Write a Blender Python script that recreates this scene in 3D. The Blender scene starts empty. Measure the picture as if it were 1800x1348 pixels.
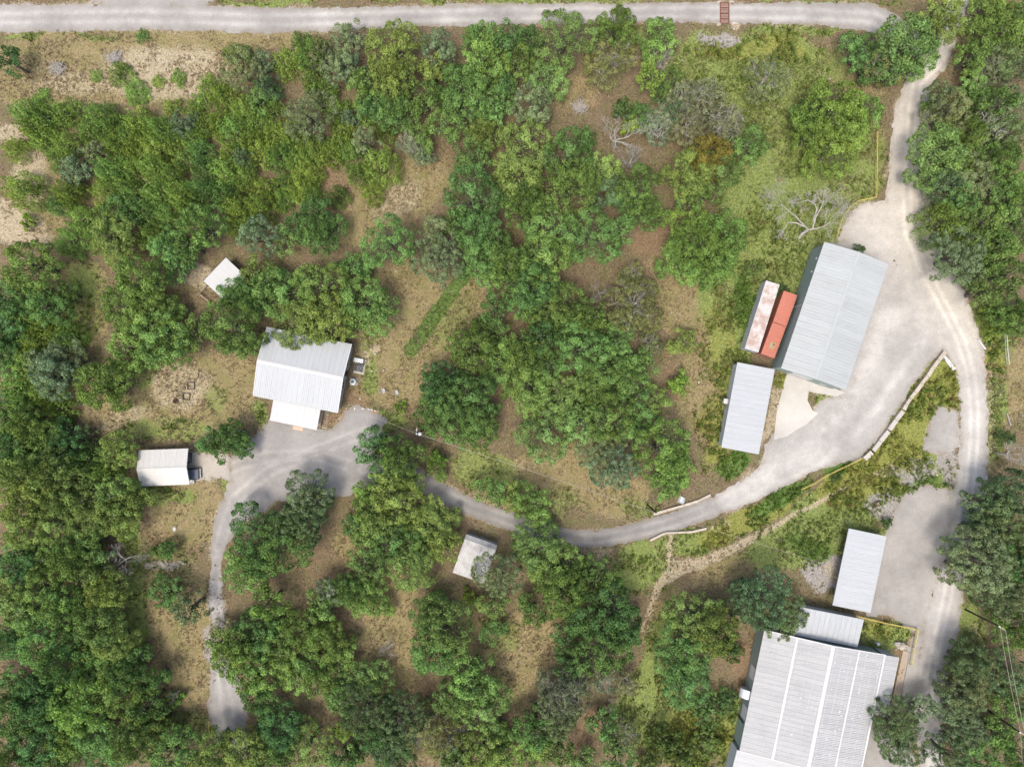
import bpy, math, random
import numpy as np
from mathutils import Vector, Matrix

# ------------------------------------------------------------------ camera, sky, sun
scene = bpy.context.scene
COL = scene.collection
CAM_H = 120.0
cd = bpy.data.cameras.new('camera'); cam = bpy.data.objects.new('camera', cd); COL.objects.link(cam)
cd.sensor_fit = 'HORIZONTAL'; cd.sensor_width = 36.0; cd.lens = 24.0      # 180 m wide on the ground
cd.clip_start = 1.0; cd.clip_end = 5000.0
cam.location = (0, 0, CAM_H); cam.rotation_euler = (0, 0, 0)
scene.camera = cam

SUN_EL, SUN_VEC = 70.0, (-0.50, -0.87)
el = math.radians(SUN_EL)
sv = Vector((SUN_VEC[0]*math.cos(el), SUN_VEC[1]*math.cos(el), math.sin(el))).normalized()
world = bpy.data.worlds.new('World'); scene.world = world; world.use_nodes = True
wn = world.node_tree; wn.nodes.clear()
sky = wn.nodes.new('ShaderNodeTexSky'); sky.sky_type = 'NISHITA'; sky.sun_disc = False
sky.sun_elevation = el; sky.sun_rotation = math.atan2(sv.x, sv.y)
sky.dust_density = 5.0; sky.air_density = 1.0; sky.ozone_density = 1.0
bg = wn.nodes.new('ShaderNodeBackground'); bg.inputs['Strength'].default_value = 0.15
wo = wn.nodes.new('ShaderNodeOutputWorld')
wn.links.new(sky.outputs[0], bg.inputs[0]); wn.links.new(bg.outputs[0], wo.inputs[0])
sd = bpy.data.lights.new('sun', 'SUN'); sun = bpy.data.objects.new('sun', sd); COL.objects.link(sun)
sd.energy = 1.4; sd.angle = math.radians(18.0); sd.color = (1.0, 0.93, 0.82)
sun.rotation_euler = sv.to_track_quat('Z', 'Y').to_euler()
scene.view_settings.view_transform = 'Standard'
scene.view_settings.look = 'None'
scene.view_settings.exposure = 0.8
scene.view_settings.gamma = 1.0
scene.view_settings.use_curve_mapping = False

scene.cycles.max_bounces = 5; scene.cycles.diffuse_bounces = 3; scene.cycles.glossy_bounces = 2; scene.cycles.transmission_bounces = 3

# ------------------------------------------------------------------ helpers
RNG = np.random.default_rng(7)
rnd = random.Random(11)

def W2(px, py, h=0.0):
    k = (1.0 - h/CAM_H)/10.0
    return ((px-900.0)*k, (674.0-py)*k)
def P(px, py, h=0.0, z=None):
    x, y = W2(px, py, h)
    return Vector((x, y, h if z is None else z))

_lat = {}
def vnoise(x, y, scale, seed=0):
    x = np.asarray(x, float)/scale; y = np.asarray(y, float)/scale
    if seed not in _lat: _lat[seed] = np.random.default_rng(1000+seed).random((256, 256))
    g = _lat[seed]
    xi = np.floor(x).astype(int); yi = np.floor(y).astype(int)
    fx = x-xi; fy = y-yi
    fx = fx*fx*(3-2*fx); fy = fy*fy*(3-2*fy)
    a = g[xi & 255, yi & 255]; b = g[(xi+1) & 255, yi & 255]
    c = g[xi & 255, (yi+1) & 255]; d = g[(xi+1) & 255, (yi+1) & 255]
    return (a*(1-fx)+b*fx)*(1-fy) + (c*(1-fx)+d*fx)*fy
def fbm(x, y, scale, seed=0, oct=3):
    s = 0; a = 0.5; t = 0
    for o in range(oct):
        s = s + a*vnoise(x, y, scale/2**o, seed+o*17); t += a; a *= 0.5
    return s/t
def sstep(a, b, x):
    t = np.clip((x-a)/(b-a), 0, 1); return t*t*(3-2*t)

def link(o, parent=None):
    COL.objects.link(o)
    if parent is not None: o.parent = parent
    return o
def tag(o, label=None, cat=None, group=None, kind=None):
    if label: o['label'] = label
    if cat: o['category'] = cat
    if group: o['group'] = group
    if kind: o['kind'] = kind
    return o
def thing(name, label, cat, loc=(0, 0, 0), rz=0.0, group=None):
    o = bpy.data.objects.new(name, None); COL.objects.link(o)
    o.empty_display_size = 0.3
    o.location = loc; o.rotation_euler = (0, 0, rz)
    return tag(o, label, cat, group)

class MB:
    def __init__(s): s.v = []; s.f = []
    def add(s, vs, fs):
        n = len(s.v); s.v += [tuple(v) for v in vs]; s.f += [tuple(i+n for i in f) for f in fs]; return s
    def box(s, c, d, rz=0.0, M=None):
        x, y, z = d[0]/2, d[1]/2, d[2]/2
        vs = [Vector((a*x, b*y, e*z)) for e in (-1, 1) for b in (-1, 1) for a in (-1, 1)]
        R = M if M is not None else Matrix.Rotation(rz, 3, 'Z')
        vs = [R @ v + Vector(c) for v in vs]
        return s.add(vs, [(0, 2, 3, 1), (4, 5, 7, 6), (0, 1, 5, 4), (1, 3, 7, 5), (3, 2, 6, 7), (2, 0, 4, 6)])
    def prism(s, poly, z0, z1):
        n = len(poly)
        vs = [(p[0], p[1], z0) for p in poly]+[(p[0], p[1], z1) for p in poly]
        fs = [tuple(range(n-1, -1, -1)), tuple(range(n, 2*n))]+[(i, (i+1) % n, n+(i+1) % n, n+i) for i in range(n)]
        return s.add(vs, fs)
    def tube(s, pts, radii, n=6, cap=True):
        pts = [Vector(p) for p in pts]
        if not hasattr(radii, '__len__'): radii = [radii]*len(pts)
        base = len(s.v); prev = None
        for i, p in enumerate(pts):
            d = (pts[min(i+1, len(pts)-1)]-pts[max(i-1, 0)])
            d = d.normalized() if d.length > 1e-9 else Vector((0, 0, 1))
            if prev is None:
                a = d.orthogonal().normalized()
            else:
                a = prev-d*prev.dot(d); a = a.normalized() if a.length > 1e-6 else d.orthogonal().normalized()
            prev = a; b = d.cross(a)
            for k in range(n):
                t = 2*math.pi*k/n
                s.v.append(tuple(p+(a*math.cos(t)+b*math.sin(t))*radii[i]))
        for i in range(len(pts)-1):
            for k in range(n):
                s.f.append((base+i*n+k, base+i*n+(k+1) % n, base+(i+1)*n+(k+1) % n, base+(i+1)*n+k))
        if cap:
            s.f.append(tuple(base+k for k in range(n-1, -1, -1)))
            s.f.append(tuple(base+(len(pts)-1)*n+k for k in range(n)))
        return s
    def lathe(s, prof, n=20, c=(0, 0, 0)):
        base = len(s.v)
        for r, z in prof:
            for k in range(n):
                t = 2*math.pi*k/n; s.v.append((c[0]+r*math.cos(t), c[1]+r*math.sin(t), c[2]+z))
        for i in range(len(prof)-1):
            for k in range(n):
                s.f.append((base+i*n+k, base+i*n+(k+1) % n, base+(i+1)*n+(k+1) % n, base+(i+1)*n+k))
        return s
    def mesh(s, name, mat=None, smooth=False):
        m = bpy.data.meshes.new(name); m.from_pydata(s.v, [], s.f); m.update()
        if mat: m.materials.append(mat)
        if smooth: m.polygons.foreach_set('use_smooth', [True]*len(m.polygons))
        return m
    def build(s, name, mat, parent=None, smooth=False, bevel=0.0):
        o = bpy.data.objects.new(name, s.mesh(name, mat, smooth)); link(o, parent)
        if bevel:
            b = o.modifiers.new('bevel', 'BEVEL'); b.width = bevel; b.segments = 2; b.limit_method = 'ANGLE'
        return o

def np_mesh(name, V, F, mat=None, attrs=None, smooth=False):
    """V (n,3), F (m,k) all faces the same size; attrs: name -> (type, domain, array)"""
    m = bpy.data.meshes.new(name); k = F.shape[1]
    m.vertices.add(len(V)); m.vertices.foreach_set('co', np.ascontiguousarray(V, np.float32).ravel())
    m.loops.add(F.size); m.loops.foreach_set('vertex_index', np.ascontiguousarray(F, np.int32).ravel())
    m.polygons.add(len(F)); m.polygons.foreach_set('loop_start', np.arange(0, F.size, k, dtype=np.int32))
    for an, (tp, dom, arr) in (attrs or {}).items():
        a = m.attributes.new(an, tp, dom)
        a.data.foreach_set('color' if 'COLOR' in tp else 'value', np.ascontiguousarray(arr, np.float32).ravel())
    if smooth: m.polygons.foreach_set('use_smooth', np.ones(len(F), bool))
    m.update(calc_edges=True)
    if mat: m.materials.append(mat)
    return m

# ------------------------------------------------------------------ materials
def srgb(r, g, b):
    f = lambda c: (c/255/12.92) if c/255 <= 0.04045 else ((c/255+0.055)/1.055)**2.4
    return (f(r), f(g), f(b), 1.0)
class NT:
    def __init__(s, name):
        s.m = bpy.data.materials.new(name); s.m.use_nodes = True; s.t = s.m.node_tree; s.t.nodes.clear()
        s.out = s.t.nodes.new('ShaderNodeOutputMaterial')
    def n(s, typ, **kw):
        nd = s.t.nodes.new(typ)
        for k, v in kw.items():
            if k.startswith('i_'):
                key = k[2:]; key = int(key) if key.isdigit() else key
                nd.inputs[key].default_value = v
            else: setattr(nd, k, v)
        return nd
    def l(s, a, b): s.t.links.new(a, b)
    def math(s, op, a, b=None, clamp=False):
        nd = s.n('ShaderNodeMath', operation=op, use_clamp=clamp)
        for i, x in enumerate((a, b)):
            if x is None: continue
            if isinstance(x, (int, float)): nd.inputs[i].default_value = x
            else: s.l(x, nd.inputs[i])
        return nd.outputs[0]
    def mix(s, f, a, b, blend='MIX'):
        nd = s.n('ShaderNodeMix', data_type='RGBA', blend_type=blend)
        for i, x in ((0, f), (6, a), (7, b)):
            if isinstance(x, (int, float)): nd.inputs[i].default_value = x
            elif isinstance(x, tuple): nd.inputs[i].default_value = x
            else: s.l(x, nd.inputs[i])
        return nd.outputs[2]
    def noise(s, scale, vec, detail=3, rough=0.6):
        nd = s.n('ShaderNodeTexNoise'); nd.inputs['Scale'].default_value = scale
        nd.inputs['Detail'].default_value = detail; nd.inputs['Roughness'].default_value = rough
        if vec is not None: s.l(vec, nd.inputs['Vector'])
        return nd.outputs['Fac']
    def maprange(s, x, a, b, c=0.0, d=1.0, smooth=True):
        nd = s.n('ShaderNodeMapRange'); nd.interpolation_type = 'SMOOTHSTEP' if smooth else 'LINEAR'
        s.l(x, nd.inputs[0])
        for i, v in ((1, a), (2, b), (3, c), (4, d)): nd.inputs[i].default_value = v
        return nd.outputs[0]
    def objco(s): return s.n('ShaderNodeTexCoord').outputs['Object']
    def geo(s): return s.n('ShaderNodeNewGeometry').outputs['Position']
    def attr(s, name): return s.n('ShaderNodeAttribute', attribute_name=name)
    def bsdf(s, col, rough=0.8, metal=0.0, bump=None, bstr=0.3, bdist=0.05, spec=0.3):
        p = s.n('ShaderNodeBsdfPrincipled')
        if isinstance(col, tuple): p.inputs['Base Color'].default_value = col
        else: s.l(col, p.inputs['Base Color'])
        if isinstance(rough, (int, float)): p.inputs['Roughness'].default_value = rough
        else: s.l(rough, p.inputs['Roughness'])
        p.inputs['Metallic'].default_value = metal
        p.inputs['Specular IOR Level'].default_value = spec
        if bump is not None:
            b = s.n('ShaderNodeBump'); b.inputs['Strength'].default_value = bstr; b.inputs['Distance'].default_value = bdist
            s.l(bump, b.inputs['Height']); s.l(b.outputs[0], p.inputs['Normal'])
        s.l(p.outputs[0], s.out.inputs[0]); return s.m

def mat_paint(name, col, rough=0.5, metal=0.0, dirt=None, dscale=0.6, dlo=0.5, dhi=0.75, damt=0.5, var=0.05, spec=0.3, fine=14.0, streak=0.0):
    t = NT(name); co = t.geo(); nz = t.noise(dscale, co, 5, 0.65)
    fn = t.noise(fine, co, 2)
    c = t.mix(t.maprange(fn, 0.3, 0.7), tuple(x*(1-var) for x in col[:3])+(1,), tuple(min(1, x*(1+var)) for x in col[:3])+(1,))
    oi = t.n('ShaderNodeObjectInfo')
    vv = t.maprange(oi.outputs['Random'], 0, 1, 1-var*0.8, 1+var*0.8, False)
    c = t.mix(1.0, c, vv, 'MULTIPLY')
    if dirt: c = t.mix(t.math('MULTIPLY', t.maprange(nz, dlo, dhi), damt), c, dirt)
    if streak:      # weather streaks that run down each sheet, and grime spots
        mp = t.n('ShaderNodeVectorMath', operation='MULTIPLY'); t.l(t.objco(), mp.inputs[0]); mp.inputs[1].default_value = (3.2, 0.22, 1)
        ad = t.n('ShaderNodeVectorMath', operation='ADD'); t.l(mp.outputs[0], ad.inputs[0])
        cb = t.n('ShaderNodeCombineXYZ'); t.l(t.math('MULTIPLY', oi.outputs['Random'], 60.0), cb.inputs[0]); t.l(cb.outputs[0], ad.inputs[1])
        sn = t.noise(1.0, ad.outputs[0], 4, 0.7); sp = t.noise(1.6, co, 4, 0.75)
        c = t.mix(1.0, c, t.maprange(sn, 0.3, 0.7, 1-streak, 1+streak*.7, False), 'MULTIPLY')
        c = t.mix(t.maprange(sp, 0.66, 0.78, 0, streak*4), c, tuple(x*.62 for x in col[:3])+(1,))
    return t.bsdf(c, rough, metal, spec=spec)

M = {}
M['galv'] = mat_paint('galvanised_roof', (0.345, 0.367, 0.367, 1), 0.5, 0.0, (0.3, 0.31, 0.31, 1), 0.35, 0.5, 0.8, 0.6, 0.05, streak=0.07)
M['galv_lt'] = mat_paint('pale_roof', (0.37, 0.39, 0.4, 1), 0.5, 0.0, (0.33, 0.34, 0.345, 1), 0.4, 0.5, 0.8, 0.5, 0.025, streak=0.06)
M['white_roof'] = mat_paint('white_roof', (0.43, 0.437, 0.435, 1), 0.5, 0.0, (0.39, 0.388, 0.378, 1), 0.4, 0.55, 0.8, 0.4, 0.02, streak=0.035)
M['cream_roof'] = mat_paint('cream_roof', (0.465, 0.46, 0.435, 1), 0.5, 0.0, (0.42, 0.41, 0.38, 1), 0.35, 0.5, 0.8, 0.5, 0.02, streak=0.035)
M['old_roof'] = mat_paint('weathered_roof', (.43, .43, .42, 1), 0.6, 0.0, (0.26, 0.25, 0.24, 1), 0.7, 0.42, 0.7, 0.7, 0.07, streak=0.14)
M['ware_roof'] = mat_paint('warehouse_roof', (0.36, 0.366, 0.366, 1), 0.55, 0.0, (0.3, 0.305, 0.31, 1), 0.3, 0.45, 0.75, 0.6, 0.06, streak=0.08)
M['seal'] = mat_paint('white_sealant', (0.52, 0.52, 0.515, 1), 0.6, 0, (0.44, 0.44, 0.43, 1), 1.2, 0.5, 0.8, 0.5)
M['green_wall'] = mat_paint('green_grey_wall', (0.25, 0.31, 0.285, 1), 0.55, 0, (0.18, 0.22, 0.2, 1), 0.5, 0.5, 0.8, 0.5)
M['grey_wall'] = mat_paint('grey_wall', (0.36, 0.38, 0.38, 1), 0.6, 0, (0.26, 0.26, 0.25, 1), 0.6, 0.5, 0.8, 0.5)
M['pale_wall'] = mat_paint('pale_wall', (0.5, 0.53, 0.54, 1), 0.6, 0, (0.36, 0.37, 0.36, 1), 0.6, 0.5, 0.8, 0.5)
M['trim'] = mat_paint('white_trim', (0.49, 0.49, 0.48, 1), 0.5, 0, None, var=0.02)
M['dark'] = mat_paint('dark_metal', (0.03, 0.032, 0.036, 1), 0.5, 0)
M['glass'] = mat_paint('dark_glass', (0.025, 0.035, 0.045, 1), 0.08, 0, spec=0.5)
M['yellow'] = mat_paint('yellow_pipe_paint', (0.46, 0.37, 0.09, 1), 0.55, 0, (0.45, 0.4, 0.24, 1), 1.5, 0.5, 0.7, 0.6)
M['cont_red'] = mat_paint('orange_red_container', (0.4, 0.145, 0.1, 1), 0.55, 0, (0.29, 0.13, 0.095, 1), 0.8, 0.5, 0.75, 0.6, 0.06)
M['cont_white'] = mat_paint('pale_container', (0.44, 0.45, 0.465, 1), 0.6, 0, (0.33, 0.21, 0.16, 1), 0.9, 0.55, 0.75, 0.6, 0.06)
M['cont_rust'] = mat_paint('rusted_container_top', (0.46, 0.43, 0.41, 1), 0.75, 0, (0.31, 0.2, 0.155, 1), 0.55, 0.42, 0.62, 0.75, 0.1, fine=5)
M['concrete'] = mat_paint('concrete', (0.4, 0.375, 0.335, 1), 0.85, 0, (0.28, 0.255, 0.22, 1), 0.8, 0.5, 0.75, 0.6, 0.08, fine=6)
M['wood'] = mat_paint('weathered_wood', (0.38, 0.31, 0.23, 1), 0.8, 0, (0.2, 0.15, 0.1, 1), 2.0, 0.45, 0.7, 0.6, 0.1)
M['pole'] = mat_paint('creosoted_pole', (0.035, 0.028, 0.024, 1), 0.8, 0, (0.07, 0.055, 0.045, 1), 2.0)
M['rust'] = mat_paint('rusty_steel', (0.16, 0.06, 0.045, 1), 0.8, 0, (0.09, 0.045, 0.035, 1), 2.5, 0.4, 0.7, 0.8, 0.15)
M['wire'] = mat_paint('aluminium_cable', (0.33, 0.31, 0.27, 1), 0.5, 0)
M['steel'] = mat_paint('galvanised_steel', (0.42, 0.45, 0.47, 1), 0.45, 0.2)
M['car_dark'] = mat_paint('dark_car_paint', (0.02, 0.024, 0.03, 1), 0.25, 0.1, spec=0.5, var=0.02)
M['rubber'] = mat_paint('rubber', (0.02, 0.02, 0.02, 1), 0.8)
M['tonneau'] = mat_paint('blue_grey_bed_cover', (0.075, 0.095, 0.13, 1), 0.5, spec=0.3)
M['redlight'] = mat_paint('tail_light', (0.25, 0.01, 0.01, 1), 0.2, spec=0.5)
M['stone'] = mat_paint('limestone', (0.42, 0.375, 0.31, 1), 0.9, 0, (0.3, 0.26, 0.2, 1), 1.5, 0.4, 0.7, 0.7, 0.12, fine=8)
M['bluecap'] = mat_paint('blue_grey_plastic', (0.12, 0.16, 0.2, 1), 0.5)
M['bark'] = mat_paint('bark', (0.1, 0.085, 0.07, 1), 0.9, 0, (0.17, 0.155, 0.14, 1), 3.0, 0.45, 0.65, 0.7, 0.15)
M['deadwood'] = mat_paint('bleached_wood', (.36, .34, .31, 1), 0.9, 0, (0.17, 0.155, 0.14, 1), 2.0, 0.45, 0.7, 0.6, 0.12)

def leaf_material():
    t = NT('foliage'); oi = t.n('ShaderNodeObjectInfo')
    tint = t.attr('tint').outputs['Fac']; warm = t.attr('warm').outputs['Fac']
    c = t.mix(1.0, oi.outputs['Color'], t.maprange(tint, 0, 1, 0.5, 1.55, False), 'MULTIPLY')
    yel = t.mix(1.0, c, (1.12, 1.06, 0.88, 1), 'MULTIPLY')
    c = t.mix(warm, c, yel)
    d = t.n('ShaderNodeBsdfDiffuse'); t.l(c, d.inputs[0])
    tr = t.n('ShaderNodeBsdfTranslucent'); t.l(t.mix(1.0, c, (1.1, 1.15, 0.7, 1), 'MULTIPLY'), tr.inputs[0])
    ms = t.n('ShaderNodeMixShader'); ms.inputs[0].default_value = 0.20
    t.l(d.outputs[0], ms.inputs[1]); t.l(tr.outputs[0], ms.inputs[2]); t.l(ms.outputs[0], t.out.inputs[0])
    return t.m
M['leaf'] = leaf_material()
def blade_material():
    t = NT('blades'); c = t.attr('col').outputs['Color']
    d = t.n('ShaderNodeBsdfDiffuse'); t.l(c, d.inputs[0])
    tr = t.n('ShaderNodeBsdfTranslucent'); t.l(c, tr.inputs[0])
    ms = t.n('ShaderNodeMixShader'); ms.inputs[0].default_value = 0.25
    t.l(d.outputs[0], ms.inputs[1]); t.l(tr.outputs[0], ms.inputs[2]); t.l(ms.outputs[0], t.out.inputs[0])
    return t.m
M['blade'] = blade_material()

# ------------------------------------------------------------------ road shapes (signed distance fields, in pixels of the plan = decimetres)
def sdf_ribbon(X, Y, pts):
    d = np.full(X.shape, 1e9)
    for (x0, y0, w0), (x1, y1, w1) in zip(pts[:-1], pts[1:]):
        dx, dy = x1-x0, y1-y0
        t = np.clip(((X-x0)*dx+(Y-y0)*dy)/(dx*dx+dy*dy), 0, 1)
        d = np.minimum(d, np.hypot(X-x0-t*dx, Y-y0-t*dy)-(w0+(w1-w0)*t)/2)
    return d
def sdf_poly(X, Y, pts):
    d = np.full(X.shape, 1e9); inside = np.zeros(X.shape, bool)
    n = len(pts)
    for i in range(n):
        x0, y0 = pts[i]; x1, y1 = pts[(i+1) % n]
        dx, dy = x1-x0, y1-y0
        t = np.clip(((X-x0)*dx+(Y-y0)*dy)/(dx*dx+dy*dy+1e-9), 0, 1)
        d = np.minimum(d, np.hypot(X-x0-t*dx, Y-y0-t*dy))
        c = ((y0 > Y) != (y1 > Y)) & (X < (x1-x0)*(Y-y0)/((y1-y0) if y1 != y0 else 1e-9)+x0)
        inside ^= c
    return np.where(inside, -d, d)
ROADS = {}
ROADS['county_road'] = [('r', [(-90, 33, 50), (0, 33, 50), (250, 29, 48), (480, 36, 46), (600, 33, 40), (900, 25, 36), (1200, 22, 35), (1400, 24, 41), (1530, 31, 46), (1585, 55, 40), (1640, 100, 30)]),
                        ('p', [(160, -40), (160, 4), (200, 14), (330, 14), (375, 6), (390, -40)])]
ROADS['caliche_road'] = [('r', [(1700, -60, 40), (1690, -20, 38), (1668, 60, 34), (1654, 105, 28), (1612, 145, 42), (1603, 200, 68), (1600, 270, 74), (1594, 340, 76), (1598, 410, 82), (1622, 470, 88), (1660, 540, 84), (1690, 600, 72), (1707, 660, 52), (1713, 720, 50), (1712, 780, 52), (1705, 850, 58), (1694, 900, 54), (1687, 960, 50), (1669, 1030, 52), (1654, 1100, 62), (1641, 1160, 56), (1631, 1220, 50), (1632, 1280, 50), (1640, 1348, 40), (1648, 1420, 40)]),
                         ('p', [(1478, 400), (1490, 378), (1512, 360), (1548, 352), (1580, 360), (1600, 440), (1560, 470), (1540, 436), (1472, 425)])]
ROADS['gravel_yard'] = [('p', [(1450, 430), (1520, 412), (1560, 425), (1625, 500), (1680, 590), (1668, 612), (1658, 614), (1632, 646), (1604, 680), (1586, 708), (1580, 722), (1556, 750), (1526, 790), (1510, 808), (1476, 818), (1420, 833), (1385, 853), (1330, 884), (1300, 892), (1262, 903), (1230, 900), (1225, 888), (1280, 858), (1318, 835), (1340, 812), (1346, 780), (1356, 766), (1386, 752), (1425, 738), (1432, 720), (1452, 704), (1478, 690), (1440, 640)])]
ROADS['driveway'] = [('r', [(1252, 891, 36), (1180, 919, 34), (1110, 937, 33), (1050, 947, 32), (1000, 946, 31), (940, 930, 31), (880, 909, 32), (830, 892, 33), (780, 869, 34), (740, 845, 36), (690, 828, 46), (640, 825, 55)])]
ROADS['gravel_lot'] = [('p', [(404, 806), (438, 778), (466, 754), (474, 735), (562, 752), (584, 752), (603, 737), (612, 722), (627, 714), (652, 719), (682, 736), (668, 768), (652, 806), (660, 850), (610, 872), (545, 862), (480, 885), (430, 915), (398, 960), (390, 1000), (371, 1004), (368, 965), (379, 915), (396, 866), (406, 846)]),
                       ('r', [(381, 985, 24), (378, 1050, 28), (386, 1102, 26)]),
                       ('r', [(392, 1182, 42), (398, 1240, 64), (404, 1285, 62), (414, 1312, 44)])]
ROADS['lower_gravel_yard'] = [('p', [(1556, 945), (1570, 900), (1588, 872), (1625, 850), (1668, 858), (1672, 935), (1648, 1020), (1628, 1090), (1618, 1150), (1612, 1250), (1585, 1250), (1590, 1160), (1606, 1115), (1560, 1082), (1526, 1084), (1535, 1040)]),
                              ('p', [(1630, 752), (1652, 716), (1684, 722), (1690, 786), (1668, 800), (1640, 796), (1622, 790)]),
                              ('p', [(1500, 1348), (1530, 1270), (1600, 1300), (1620, 1400), (1500, 1400)])]
ROADS['concrete_apron'] = [('p', [(1383, 655), (1440, 672), (1486, 690), (1470, 697), (1440, 692), (1422, 688), (1419, 703), (1428, 721), (1438, 726), (1420, 744), (1397, 757), (1383, 767), (1360, 773), (1365, 724), (1373, 693)]),
                           ]
ROADS['carport_drive'] = [('p', [(252, 796), (330, 794), (352, 797), (385, 792), (404, 803), (408, 846), (396, 842), (356, 841), (332, 847), (252, 848)])]
def road_sdf(name, X, Y, edge=1.0):
    d = np.full(X.shape, 1e9)
    for typ, pts in ROADS[name]:
        d = np.minimum(d, sdf_ribbon(X, Y, pts) if typ == 'r' else sdf_poly(X, Y, pts))
    if name == 'concrete_apron': return d
    return d + edge*((fbm(X, Y, 38, 3, 3)-0.5)*(6 if name in ('county_road', 'caliche_road', 'driveway', 'carport_drive') else 12) + (vnoise(X, Y, 7, 5)-0.5)*4.6)

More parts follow.
